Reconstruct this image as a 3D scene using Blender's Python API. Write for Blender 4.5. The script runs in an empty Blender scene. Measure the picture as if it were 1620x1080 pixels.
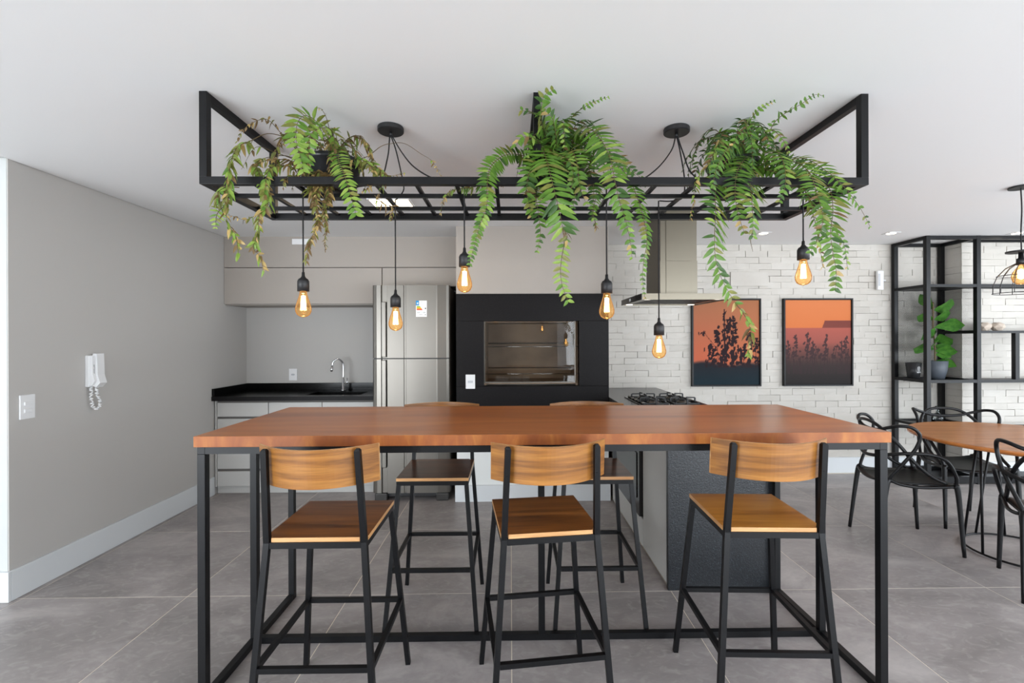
import bpy, bmesh, math, random
from mathutils import Vector, Matrix
random.seed(11)
PI = math.pi
D = bpy.data
SC = bpy.context.scene
COL = SC.collection

# ---------------------------------------------------------------- camera
F_PX, CX, CY, YAW, ROLL, CAM_H = 750.0, 819.0, 537.0, 0.015, 0.0035, 1.42
cam = D.cameras.new('camera')
cam.sensor_fit = 'HORIZONTAL'
cam.sensor_width = 36.0
cam.lens = F_PX / 1620 * 36
cam.shift_x = (810 - CX) / 1620
cam.shift_y = (CY - 540) / 1620
cam.clip_start = 0.05
co = D.objects.new('camera', cam)
COL.objects.link(co)
fw = Vector((math.sin(YAW), math.cos(YAW), 0)); r0 = Vector((math.cos(YAW), -math.sin(YAW), 0)); u0 = Vector((0, 0, 1))
rt = r0 * math.cos(ROLL) - u0 * math.sin(ROLL)
up = u0 * math.cos(ROLL) + r0 * math.sin(ROLL)
co.matrix_world = Matrix(((rt.x, up.x, -fw.x, 0), (rt.y, up.y, -fw.y, 0), (rt.z, up.z, -fw.z, CAM_H), (0, 0, 0, 1)))
SC.camera = co

def at(x, y, Y):
    """survey helper: point at room depth Y read off the photograph"""
    r = fw + rt * ((x - CX) / F_PX) - up * ((y - CY) / F_PX)
    return Vector((r.x * Y / r.y, Y, CAM_H + r.z * Y / r.y))

# ---------------------------------------------------------------- light
w = D.worlds.new('world'); SC.world = w; w.use_nodes = True
nt = w.node_tree; bg = nt.nodes['Background']
tc = nt.nodes.new('ShaderNodeTexCoord'); sp = nt.nodes.new('ShaderNodeSeparateXYZ')
mr = nt.nodes.new('ShaderNodeMapRange'); mr.inputs[1].default_value = -0.25; mr.inputs[2].default_value = 0.3
mx = nt.nodes.new('ShaderNodeMix'); mx.data_type = 'RGBA'
mx.inputs[6].default_value = (1.30, 1.38, 1.44, 1); mx.inputs[7].default_value = (0.82, 0.95, 1.10, 1)
nt.links.new(tc.outputs['Generated'], sp.inputs[0]); nt.links.new(sp.outputs[2], mr.inputs[0])
nt.links.new(mr.outputs[0], mx.inputs[0]); nt.links.new(mx.outputs[2], bg.inputs[0])
bg.inputs[1].default_value = 1.0

def area(name, loc, rot, sx, sy, energy, col):
    l = D.lights.new(name, 'AREA'); l.shape = 'RECTANGLE'; l.size = sx; l.size_y = sy; l.energy = energy; l.color = col
    o = D.objects.new(name, l); COL.objects.link(o); o.location = loc; o.rotation_euler = rot
    return o
area('daylight_terrace_doors', (4.1, -2.6, 1.0), (PI / 2 + 0.35, 0, 0), 5.6, 1.8, 145, (0.92, 0.98, 1.04))
area('daylight_left_doors', (-3.85, -2.6, 1.0), (PI / 2 + 0.35, 0, 0), 2.9, 1.8, 125, (0.92, 0.98, 1.04))
area('daylight_side_window', (6.9, 1.2, 1.3), (0, PI / 2, 0), 2.1, 4.5, 75, (0.86, 0.93, 1.0))

vs = SC.view_settings
vs.view_transform = 'Standard'; vs.look = 'None'; vs.gamma = 1; vs.use_curve_mapping = False
vs.exposure = 0.92

# ---------------------------------------------------------------- helpers
def tag(o, label=None, cat=None, group=None, kind=None):
    if label: o['label'] = label
    if cat: o['category'] = cat
    if group: o['group'] = group
    if kind: o['kind'] = kind
    return o

def empty(name, loc=(0, 0, 0), rz=0, label=None, cat=None, group=None):
    o = D.objects.new(name, None); COL.objects.link(o)
    o.location = loc; o.rotation_euler = (0, 0, rz); o.empty_display_size = 0.1
    return tag(o, label, cat, group)

class MB:
    def __init__(s):
        s.v = []; s.f = []; s.m = []; s.sm = []
    def poly(s, vs_, fs, mi=0, smooth=False):
        b = len(s.v); s.v += [tuple(p) for p in vs_]
        for f in fs:
            s.f.append(tuple(b + i for i in f)); s.m.append(mi); s.sm.append(smooth)
        return s
    def box(s, x0, x1, y0, y1, z0, z1, mi=0, bev=0):
        if bev:
            return s.bbox(x0, x1, y0, y1, z0, z1, bev, mi)
        v = [(x0,y0,z0),(x1,y0,z0),(x1,y1,z0),(x0,y1,z0),(x0,y0,z1),(x1,y0,z1),(x1,y1,z1),(x0,y1,z1)]
        return s.poly(v, [(0,3,2,1),(4,5,6,7),(0,1,5,4),(1,2,6,5),(2,3,7,6),(3,0,4,7)], mi)
    def bbox(s, x0, x1, y0, y1, z0, z1, b, mi=0):
        bm = bmesh.new(); bmesh.ops.create_cube(bm, size=1)
        for v in bm.verts:
            v.co = ((x0+x1)/2 + v.co.x*(x1-x0), (y0+y1)/2 + v.co.y*(y1-y0), (z0+z1)/2 + v.co.z*(z1-z0))
        bmesh.ops.bevel(bm, geom=bm.edges[:], offset=b, segments=2, profile=0.6, affect='EDGES')
        bm.verts.index_update()
        s.poly([v.co[:] for v in bm.verts], [tuple(v.index for v in f.verts) for f in bm.faces], mi)
        bm.free(); return s
    def tube(s, pts, r, n=8, mi=0, smooth=True, square=False, rr=None, upv=None):
        pts = [Vector(p) for p in pts]
        if square: n = 4
        rings = []; prev = None
        for i, p in enumerate(pts):
            a = pts[max(i-1, 0)]; c = pts[min(i+1, len(pts)-1)]
            t = (c - a)
            if t.length < 1e-9: t = Vector((0, 0, 1))
            t.normalize()
            if prev is None:
                ref = Vector(upv) if upv else (Vector((0, 1, 0)) if abs(t.y) < 0.9 else Vector((1, 0, 0)))
                nrm = (ref - t * ref.dot(t)).normalized()
            else:
                nrm = (prev - t * prev.dot(t))
                nrm = nrm.normalized() if nrm.length > 1e-6 else prev
            prev = nrm; bi = t.cross(nrm)
            rad = rr[i] if rr else r
            ring = []
            for k in range(n):
                ang = 2*PI*k/n + (PI/4 if square else 0)
                q = rad * (1.41421 if square else 1)
                ring.append(p + nrm*math.cos(ang)*q + bi*math.sin(ang)*q)
            rings.append(ring)
        v = [q for ring in rings for q in ring]; f = []
        for i in range(len(pts)-1):
            for k in range(n):
                f.append((i*n+k, i*n+(k+1) % n, (i+1)*n+(k+1) % n, (i+1)*n+k))
        f.append(tuple(range(n-1, -1, -1))); f.append(tuple((len(pts)-1)*n + k for k in range(n)))
        return s.poly(v, f, mi, smooth and not square)
    def lathe(s, prof, c=(0, 0, 0), n=24, mi=0, smooth=True, axis='Z'):
        v = []; f = []
        for (r, z) in prof:
            for k in range(n):
                a = 2*PI*k/n
                if axis == 'Z': v.append((c[0]+r*math.cos(a), c[1]+r*math.sin(a), c[2]+z))
                elif axis == 'Y': v.append((c[0]+r*math.cos(a), c[1]+z, c[2]+r*math.sin(a)))
                else: v.append((c[0]+z, c[1]+r*math.cos(a), c[2]+r*math.sin(a)))
        for i in range(len(prof)-1):
            for k in range(n):
                f.append((i*n+k, i*n+(k+1) % n, (i+1)*n+(k+1) % n, (i+1)*n+k))
        if prof[0][0] > 1e-4: f.append(tuple(range(n-1, -1, -1)))
        if prof[-1][0] > 1e-4: f.append(tuple((len(prof)-1)*n+k for k in range(n)))
        return s.poly(v, f, mi, smooth)
    def prism(s, pts, axis, a0, a1, mi=0):
        """pts: 2-d outline; extruded along axis from a0 to a1"""
        n = len(pts)
        def P(p, a):
            if axis == 'X': return (a, p[0], p[1])
            if axis == 'Y': return (p[0], a, p[1])
            return (p[0], p[1], a)
        v = [P(p, a0) for p in pts] + [P(p, a1) for p in pts]
        f = [tuple(range(n)), tuple(range(2*n-1, n-1, -1))]
        for k in range(n): f.append((k, (k+1) % n, n+(k+1) % n, n+k)[::-1])
        return s.poly(v, f, mi)
    def mesh(s, name, mats, fix=True):
        me = D.meshes.new(name); me.from_pydata(s.v, [], s.f)
        for m in (mats if isinstance(mats, (list, tuple)) else [mats]): me.materials.append(m)
        me.polygons.foreach_set('material_index', s.m)
        me.polygons.foreach_set('use_smooth', s.sm)
        if fix:
            bm = bmesh.new(); bm.from_mesh(me); bmesh.ops.recalc_face_normals(bm, faces=bm.faces[:]); bm.to_mesh(me); bm.free()
        me.update(); return me
    def build(s, name, mats, parent=None, fix=True, **k):
        o = D.objects.new(name, s.mesh(name, mats, fix)); COL.objects.link(o)
        if parent: o.parent = parent
        return tag(o, **k)

def copy_tree(o, parent=None):
    c = o.copy(); COL.objects.link(c)
    c.parent = parent
    for ch in list(o.children): copy_tree(ch, c)
    return c

def spline(pts, n=8):
    """Catmull-Rom through the points"""
    P = [Vector(p) for p in pts]
    if len(P) < 3: return P
    out = []
    E_ = [P[0]*2-P[1]] + P + [P[-1]*2-P[-2]]
    for i in range(1, len(E_)-2):
        a, b, c, d = E_[i-1], E_[i], E_[i+1], E_[i+2]
        for k in range(n):
            t = k/n
            out.append(0.5*((2*b) + (c-a)*t + (2*a-5*b+4*c-d)*t*t + (3*b-a-3*c+d)*t**3))
    out.append(P[-1]); return out

# ---------------------------------------------------------------- materials
def s2l(c):
    return tuple((x/255/12.92 if x/255 <= 0.04045 else ((x/255+0.055)/1.055)**2.4) for x in c) + (1,)

def mat(name, col, rough=0.5, metal=0, spec=None, coat=0, **k):
    m = D.materials.new(name); m.use_nodes = True
    b = m.node_tree.nodes['Principled BSDF']
    b.inputs['Base Color'].default_value = s2l(col) if max(col) > 1 else (*col, 1)
    b.inputs['Roughness'].default_value = rough; b.inputs['Metallic'].default_value = metal
    if spec is not None: b.inputs['Specular IOR Level'].default_value = spec
    b.inputs['Coat Weight'].default_value = coat
    for kk, vv in k.items(): b.inputs[kk].default_value = vv
    return m

def N(m, t): return m.node_tree.nodes.new(t)
def L(m, a, b): m.node_tree.links.new(a, b)

def coords(m, scale=(1, 1, 1), rnd=0.0, kind='Object'):
    t = N(m, 'ShaderNodeTexCoord'); mp = N(m, 'ShaderNodeMapping'); mp.inputs['Scale'].default_value = scale
    L(m, t.outputs[kind], mp.inputs[0])
    if rnd:
        oi = N(m, 'ShaderNodeObjectInfo'); mu = N(m, 'ShaderNodeMath'); mu.operation = 'MULTIPLY'; mu.inputs[1].default_value = rnd
        L(m, oi.outputs['Random'], mu.inputs[0]); L(m, mu.outputs[0], mp.inputs['Location'])
    return mp.outputs[0]

def noise_col(m, stops, scale=5, detail=6, vec=None, rough=0.6, dist=0, bump=0, bscale=None, bdist=0.01):
    n = N(m, 'ShaderNodeTexNoise'); n.inputs['Scale'].default_value = scale; n.inputs['Detail'].default_value = detail
    n.inputs['Roughness'].default_value = rough; n.inputs['Distortion'].default_value = dist
    if vec is not None: L(m, vec, n.inputs['Vector'])
    r = N(m, 'ShaderNodeValToRGB'); e = r.color_ramp.elements
    e[0].position, e[0].color = stops[0][0], s2l(stops[0][1]); e[1].position, e[1].color = stops[-1][0], s2l(stops[-1][1])
    for p, c in stops[1:-1]:
        x = e.new(p); x.color = s2l(c)
    L(m, n.outputs['Fac'], r.inputs[0]); L(m, r.outputs[0], m.node_tree.nodes['Principled BSDF'].inputs['Base Color'])
    if bump:
        add_bump(m, n.outputs['Fac'], bump, bdist)
    return n

def add_bump(m, out, strength, dist=0.01):
    b = N(m, 'ShaderNodeBump'); b.inputs['Strength'].default_value = strength; b.inputs['Distance'].default_value = dist
    L(m, out, b.inputs['Height']); L(m, b.outputs[0], m.node_tree.nodes['Principled BSDF'].inputs['Normal'])

def noise_bump(m, scale, strength, dist=0.002, vec=None, detail=4):
    n = N(m, 'ShaderNodeTexNoise'); n.inputs['Scale'].default_value = scale; n.inputs['Detail'].default_value = detail
    if vec is not None: L(m, vec, n.inputs['Vector'])
    add_bump(m, n.outputs['Fac'], strength, dist)

M_CEIL = mat('ceiling_paint', (234, 234, 234), 0.9)
M_WALL = mat('grey_wall_paint', (182, 179, 175), 0.75); noise_bump(M_WALL, 180, 0.06)
M_WALLW = mat('white_wall_paint', (222, 224, 222), 0.8)
M_BASE = mat('white_baseboard', (208, 211, 213), 0.45)
M_BRICK = mat('white_painted_brick', (228, 225, 219), 0.7)
noise_col(M_BRICK, [(0.25, (184, 179, 171)), (0.5, (193, 188, 180)), (0.75, (200, 196, 189))], 3.0, 5, coords(M_BRICK, rnd=40), bump=0)
noise_bump(M_BRICK, 60, 0.35, 0.003)
M_MORT = mat('brick_wall_mortar', (120, 113, 106), 0.9); noise_bump(M_MORT, 90, 0.4, 0.003)
M_TILE = mat('concrete_look_tile', (128, 124, 122), 0.38, spec=0.45)
def tile_nodes():
    m = M_TILE; v = coords(m, (1, 1.6, 1), rnd=37)
    n1 = N(m, 'ShaderNodeTexNoise'); n1.inputs['Scale'].default_value = 1.6; n1.inputs['Detail'].default_value = 9; n1.inputs['Roughness'].default_value = 0.66; n1.inputs['Distortion'].default_value = 0.6
    L(m, v, n1.inputs['Vector'])
    n2 = N(m, 'ShaderNodeTexNoise'); n2.inputs['Scale'].default_value = 14; n2.inputs['Detail'].default_value = 8; n2.inputs['Distortion'].default_value = 1.5
    L(m, v, n2.inputs['Vector'])
    r = N(m, 'ShaderNodeValToRGB'); e = r.color_ramp.elements
    e[0].position = 0.33; e[0].color = s2l((128, 122, 120)); e[1].position = 0.7; e[1].color = s2l((178, 171, 168))
    x = e.new(0.52); x.color = s2l((151, 144, 142))
    L(m, n1.outputs['Fac'], r.inputs[0])
    r2 = N(m, 'ShaderNodeValToRGB'); e = r2.color_ramp.elements
    e[0].position = 0.5; e[0].color = (0, 0, 0, 1); e[1].position = 0.72; e[1].color = (0.35, 0.35, 0.35, 1)
    L(m, n2.outputs['Fac'], r2.inputs[0])
    mx_ = N(m, 'ShaderNodeMix'); mx_.data_type = 'RGBA'; mx_.inputs[7].default_value = s2l((186, 181, 176))
    L(m, r2.outputs[0], mx_.inputs[0]); L(m, r.outputs[0], mx_.inputs[6])
    b = m.node_tree.nodes['Principled BSDF']; L(m, mx_.outputs[2], b.inputs['Base Color'])
    mr_ = N(m, 'ShaderNodeMapRange'); mr_.inputs[3].default_value = 0.3; mr_.inputs[4].default_value = 0.5
    L(m, n1.outputs['Fac'], mr_.inputs[0]); L(m, mr_.outputs[0], b.inputs['Roughness'])
tile_nodes()
M_GROUT = mat('tile_grout', (232, 222, 206), 0.9)

def wood(name, dark, mid, light, grain=(1.2, 14, 14), rough=0.3, rnd=0.0, coat=0.3, fine=1.0):
    m = mat(name, mid, rough, coat=coat); m.node_tree.nodes['Principled BSDF'].inputs['Coat Roughness'].default_value = 0.22
    v = coords(m, grain, rnd)
    n1 = N(m, 'ShaderNodeTexNoise'); n1.inputs['Scale'].default_value = 1.0; n1.inputs['Detail'].default_value = 5; n1.inputs['Distortion'].default_value = 1.1
    n1.inputs['Roughness'].default_value = 0.55; L(m, v, n1.inputs['Vector'])
    r = N(m, 'ShaderNodeValToRGB'); e = r.color_ramp.elements
    e[0].position = 0.28; e[0].color = s2l(dark); e[1].position = 0.74; e[1].color = s2l(light); x = e.new(0.5); x.color = s2l(mid)
    L(m, n1.outputs['Fac'], r.inputs[0])
    v2 = coords(m, tuple(g*7 for g in grain), rnd)
    n2 = N(m, 'ShaderNodeTexNoise'); n2.inputs['Scale'].default_value = 1.0; n2.inputs['Detail'].default_value = 3; L(m, v2, n2.inputs['Vector'])
    mr_ = N(m, 'ShaderNodeMapRange'); mr_.inputs[3].default_value = 1-0.28*fine; mr_.inputs[4].default_value = 1+0.22*fine
    L(m, n2.outputs['Fac'], mr_.inputs[0])
    mm = N(m, 'ShaderNodeVectorMath'); mm.operation = 'SCALE'
    L(m, r.outputs[0], mm.inputs[0]); L(m, mr_.outputs[0], mm.inputs['Scale'])
    L(m, mm.outputs[0], m.node_tree.nodes['Principled BSDF'].inputs['Base Color'])
    return m
M_TABLE = wood('bar_table_wood', (138, 72, 20), (168, 94, 28), (188, 114, 42), (0.7, 5, 5), 0.32, coat=0.35, fine=0.5)
M_EDGE = wood('bar_table_edge_wood', (126, 62, 18), (148, 80, 26), (180, 112, 46), (9, 6, 3), 0.55, coat=0.0, fine=0.4)
M_BACK = wood('stool_backrest_wood', (100, 60, 22), (144, 92, 36), (174, 118, 54), (1.6, 3, 30), 0.45, 3.0, coat=0.08, fine=1.5)
M_SEAT = wood('stool_seat_wood_walnut', (84, 46, 16), (122, 72, 28), (150, 94, 42), (1.6, 16, 3), 0.32, 5.0)
M_SEATD = wood('stool_seat_wood_dark', (72, 44, 26), (98, 62, 38), (118, 78, 50), (1.6, 16, 3), 0.35, 5.0)
M_SEATL = wood('stool_seat_wood_honey', (150, 92, 28), (184, 122, 44), (200, 140, 62), (1.6, 16, 3), 0.3, 5.0, fine=0.5)
M_SEDGE = wood('plywood_edge_wood', (170, 116, 62), (200, 150, 96), (220, 176, 124), (2, 2, 30), 0.5, 2.0)
M_DINE = wood('dining_table_wood', (160, 98, 52), (184, 120, 70), (200, 140, 90), (1.0, 9, 9), 0.4)
M_DINEE = wood('dining_table_edge_wood', (170, 96, 40), (196, 118, 54), (210, 136, 70), (4, 4, 9), 0.4)
M_BLACK = mat('black_powder_coat', (9, 9, 11), 0.4, spec=0.27)
M_BLACKM = mat('matt_black_metal', (24, 24, 26), 0.5)
M_CHAIR = mat('black_polypropylene', (10, 10, 12), 0.4, spec=0.35)
M_RUB = mat('black_socket_plastic', (22, 22, 24), 0.5)
M_CORD = mat('black_textile_cord', (24, 23, 25), 0.8)
M_POT = mat('black_pot_plastic', (30, 31, 34), 0.35)
M_POTG = mat('slate_grey_pot', (72, 78, 86), 0.55)
M_SOIL = mat('potting_soil', (52, 38, 28), 0.95); noise_bump(M_SOIL, 80, 0.8, 0.01)
M_CAB = mat('taupe_cabinet_laminate', (162, 154, 146), 0.6); noise_bump(M_CAB, 200, 0.04)
M_CABL = mat('light_grey_cabinet_laminate', (178, 176, 172), 0.5)
M_CABG = mat('cabinet_shadow_gap', (96, 92, 88), 0.7)
M_WHITEP = mat('white_plastic', (226, 226, 226), 0.35)
M_GREYP = mat('light_grey_plastic', (190, 192, 196), 0.4)
M_TINT = mat('dark_print', (70, 70, 74), 0.5)

def granite(name, base, speck, rough, scale=260, bump=0.0):
    m = mat(name, base, rough, spec=0.5)
    v = N(m, 'ShaderNodeTexVoronoi'); v.inputs['Scale'].default_value = scale
    t = coords(m); L(m, t, v.inputs['Vector'])
    r = N(m, 'ShaderNodeValToRGB'); e = r.color_ramp.elements
    e[0].position = 0.0; e[0].color = s2l(base); e[1].position = 1.0; e[1].color = s2l(speck)
    x = e.new(0.72); x.color = s2l(base)
    L(m, v.outputs['Color'], r.inputs[0]); L(m, r.outputs[0], m.node_tree.nodes['Principled BSDF'].inputs['Base Color'])
    if bump:
        n = N(m, 'ShaderNodeTexNoise'); n.inputs['Scale'].default_value = 170; n.inputs['Detail'].default_value = 3; L(m, t, n.inputs['Vector'])
        add_bump(m, n.outputs['Fac'], bump, 0.004)
    return m
M_GRAN = granite('brushed_black_granite', (20, 18, 19), (42, 39, 39), 0.45); M_GRAN.node_tree.nodes['Principled BSDF'].inputs['Specular IOR Level'].default_value = 0.12
M_GRANL = granite('leathered_black_granite', (22, 25, 29), (50, 56, 62), 0.34, 180, 0.35)
M_GRANP = granite('polished_black_granite', (7, 7, 7), (24, 22, 22), 0.2); M_GRANP.node_tree.nodes['Principled BSDF'].inputs['Specular IOR Level'].default_value = 0.14
M_GRANW = granite('worktop_granite_wall_reflection', (58, 57, 57), (104, 102, 100), 0.24)  # dark granite; the wall's reflection is put into its grey colour
M_STEEL = mat('brushed_stainless_steel', (112, 108, 102), 0.36, metal=1.0)
noise_bump(M_STEEL, 1.0, 0.05, 0.001, coords(M_STEEL, (900, 900, 6)), 2)
M_STEELD = mat('dark_steel_side', (60, 58, 56), 0.5, metal=0.6)
M_STEELH = mat('brushed_hood_steel', (116, 110, 98), 0.36, metal=1.0)
noise_bump(M_STEELH, 1.0, 0.04, 0.001, coords(M_STEELH, (900, 900, 6)), 2)
M_CHROME = mat('chrome', (215, 215, 218), 0.08, metal=1.0)
M_IRON = mat('cast_iron_grate', (20, 20, 21), 0.5)
M_FIRE = mat('firebrick_lining', (150, 126, 104), 0.8)
noise_col(M_FIRE, [(0.3, (128, 108, 90)), (0.7, (158, 136, 114))], 3, 5)
M_OVEN = mat('black_oven_glass', (16, 16, 18), 0.08)
M_BLKGLOSS = mat('gloss_black_panel', (26, 23, 23), 0.2)

def glass(name, tint, fr=1.45, rough=0.02, alpha_boost=0.0):
    m = D.materials.new(name); m.use_nodes = True; t = m.node_tree; t.nodes.clear()
    o = t.nodes.new('ShaderNodeOutputMaterial'); mix = t.nodes.new('ShaderNodeMixShader')
    tr = t.nodes.new('ShaderNodeBsdfTransparent'); gl = t.nodes.new('ShaderNodeBsdfGlossy'); f = t.nodes.new('ShaderNodeFresnel')
    tr.inputs[0].default_value = (*tint, 1); gl.inputs['Roughness'].default_value = rough; f.inputs[0].default_value = fr
    src = f.outputs[0]
    if alpha_boost:
        a = t.nodes.new('ShaderNodeMath'); a.operation = 'ADD'; a.inputs[1].default_value = alpha_boost; t.links.new(src, a.inputs[0]); src = a.outputs[0]
    t.links.new(src, mix.inputs[0]); t.links.new(tr.outputs[0], mix.inputs[1]); t.links.new(gl.outputs[0], mix.inputs[2]); t.links.new(mix.outputs[0], o.inputs[0])
    return m
M_AMBER = glass('amber_bulb_glass', (0.98, 0.78, 0.50), 1.16)
def glowing(m, col, st):
    t = m.node_tree; o = t.nodes['Material Output']; src = o.inputs[0].links[0].from_socket
    e = t.nodes.new('ShaderNodeEmission'); e.inputs[0].default_value = (*col, 1); e.inputs[1].default_value = st
    a = t.nodes.new('ShaderNodeAddShader'); t.links.new(src, a.inputs[0]); t.links.new(e.outputs[0], a.inputs[1]); t.links.new(a.outputs[0], o.inputs[0])
glowing(M_AMBER, (1.0, 0.52, 0.18), 0.07)
M_CLEAR = glass('clear_grill_glass', (0.80, 0.79, 0.77), 1.35)
M_CLEARB = glass('clear_bottle_glass', (0.86, 0.90, 0.90), 1.5)

def emit(name, col, st):
    m = D.materials.new(name); m.use_nodes = True; t = m.node_tree; t.nodes.clear()
    o = t.nodes.new('ShaderNodeOutputMaterial'); e = t.nodes.new('ShaderNodeEmission')
    e.inputs[0].default_value = (*col, 1); e.inputs[1].default_value = st; t.links.new(e.outputs[0], o.inputs[0]); return m
M_FIL = emit('glowing_filament', (1.0, 0.60, 0.24), 22)
M_LED = emit('warm_led_diffuser', (1.0, 0.78, 0.50), 8.0)
M_LEDS = emit('spot_led_diffuser', (1.0, 0.86, 0.66), 6)
M_HALO = emit('hood_lamp', (1.0, 0.92, 0.8), 1.5)

def leafmat(name, a, b, rough=0.42, trans=0.22):
    m = mat(name, a, rough, spec=0.35)
    noise_col(m, [(0.3, a), (0.7, b)], 22, 3, coords(m))
    t = m.node_tree; bs = t.nodes['Principled BSDF']; out = t.nodes['Material Output']
    tl = t.nodes.new('ShaderNodeBsdfTranslucent'); mixs = t.nodes.new('ShaderNodeMixShader'); mixs.inputs[0].default_value = trans
    src = bs.inputs['Base Color'].links[0].from_socket
    t.links.new(src, tl.inputs[0]); t.links.new(bs.outputs[0], mixs.inputs[1]); t.links.new(tl.outputs[0], mixs.inputs[2]); t.links.new(mixs.outputs[0], out.inputs[0])
    return m
M_LG = leafmat('fern_green', (72, 108, 36), (98, 134, 48))
M_LD = leafmat('fern_dark_green', (46, 76, 32), (66, 98, 40))
M_LY = leafmat('fern_yellow_green', (104, 138, 50), (140, 162, 74))
M_LO = leafmat('fern_olive', (96, 104, 44), (128, 128, 64))
M_LB = leafmat('fern_brown', (92, 72, 44), (126, 102, 62))
M_LT = leafmat('fern_tan', (160, 138, 88), (188, 160, 100))
M_STEM = mat('fern_stem', (86, 70, 40), 0.6)
LEAFS = [M_LG, M_LD, M_LY, M_LO, M_LB, M_LT, M_STEM]
M_FICUS = leafmat('fiddle_leaf_green', (46, 96, 36), (84, 134, 52), 0.3, 0.15)

# ---------------------------------------------------------------- room shell
HC = 2.415           # ceiling height
WL = -2.75           # left wall
WB = 4.97            # back wall
def struct(name, mb, m, parent=None, **k):
    return mb.build(name, m, parent, kind='structure' if parent is None else None, **k)

fl = struct('floor', MB().box(-5.4, 7.2, -2.75, 5.1, -0.06, -0.0008), M_GROUT)
tile_me = MB().box(0.0022, 0.8978, 0.0022, 0.8978, -0.012, 0).mesh('tile', M_TILE)
i = 0
for a in range(-6, 8):
    for b in range(-6, 3):
        o = D.objects.new('tile', tile_me); COL.objects.link(o); o.parent = fl
        o.location = (a*0.9, 2.66 + b*0.9, 0)
        if b == 2:   # cut row along the back wall
            o.scale = (1, 0.52, 1)
c = MB()
c.box(WL+0.014, 7.2, -2.75, 5.1, HC, HC+0.03)
c.box(-5.4, WL+0.014, -2.75, 2.60, HC, HC+0.03)
c.box(-5.4, 7.2, -2.75, 5.1, HC+0.03, HC+0.12)
struct('ceiling', c, M_CEIL)
wl = struct('wall_left', MB().box(WL-0.15, WL, 2.77, 5.1, 0, HC+0.02), M_WALL)
struct('wall_front_left', MB().box(-5.4, WL, 2.63, 2.77, 0, HC+0.02), [mat('off_white_wall_paint', (190, 192, 190), 0.8)])
# painted return of the grey wall: the grey skin runs to the corner
struct('trim_1', MB().box(WL, WL+0.006, 2.632, WB, 0, HC+0.02), M_WALL)
struct('baseboard_left', MB().box(WL+0.006, WL+0.02, 2.632, 4.41, 0.001, 0.165, bev=0.002), M_BASE)
struct('baseboard_front_left', MB().box(-5.4, WL+0.02, 2.614, 2.63, 0.001, 0.165, bev=0.002), M_BASE)
struct('wall_outer_left', MB().box(-5.5, -5.4, -2.75, 2.77, 0, HC+0.02), M_WALLW)
struct('wall_outer_right', MB().box(7.2, 7.3, -2.75, 5.1, 0, 0.3).box(7.2, 7.3, -2.75, -1.2, 0.3, HC).box(7.2, 7.3, 3.6, 5.1, 0.3, HC), M_WALLW)
struct('added_rear_wall', MB().box(-2.3, 1.1, -2.9, -2.76, 0, HC+0.02), M_WALLW)  # unseen wall, added so fridge, grill and stool backs reflect something darker
# kitchen part of the back wall
struct('wall_kitchen', MB().box(WL, 0.86, WB, 5.1, 0, HC+0.02), M_WALL)
# brick wall
wb = struct('wall_back', MB().box(0.86, 4.57, WB+0.012, 5.1, 0, HC+0.02), M_MORT)
wr = struct('wall_right', MB().box(4.582, 7.2, 4.742, 5.1, 0, HC+0.02), M_MORT)
struct('baseboard_back', MB().box(1.53, 4.56, WB-0.016, WB+0.004, 0.001, 0.165, bev=0.002), M_BASE)
struct('baseboard_right', MB().box(4.556, 7.2, 4.714, 4.734, 0.001, 0.165, bev=0.002), M_BASE)

def brick_mesh(seed, w_, h_, d_=0.014):
    rr = random.Random(seed); xs = [0, w_*0.33, w_*0.68, w_]; zs = [0, h_*0.5, h_]
    v = []; f = []
    j = lambda s_: rr.uniform(-s_, s_)
    for z in zs:
        for x in xs:
            edge = x in (0, w_) or z in (0, h_)
            v.append((x + (j(0.0012) if edge else j(0.01)), (0.0015 if edge else 0) + j(0.0009), z + (j(0.0010) if edge else j(0.008))))
    nx = 4
    for a in range(2):
        for b in range(3): f.append((a*nx+b, a*nx+b+1, (a+1)*nx+b+1, (a+1)*nx+b))
    ring = [0, 1, 2, 3, 7, 11, 10, 9, 8, 4]
    base = len(v)
    for k in ring: v.append((v[k][0], d_, v[k][2]))
    n = len(ring)
    for k in range(n): f.append((ring[(k+1) % n], ring[k], base+k, base+(k+1) % n))
    return v, f
CH = 0.0655; BW = 0.236
rb = random.Random(5)
VAR = []
for k in range(8):
    v, f = brick_mesh(k, BW-(0.001 if k % 3 else 0.0050), CH-(0.0008 if k % 4 else 0.0034)); VAR.append(MB().poly(v, f))
VARM = [mb_.mesh('brick', M_BRICK, fix=True) for mb_ in VAR]
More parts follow.
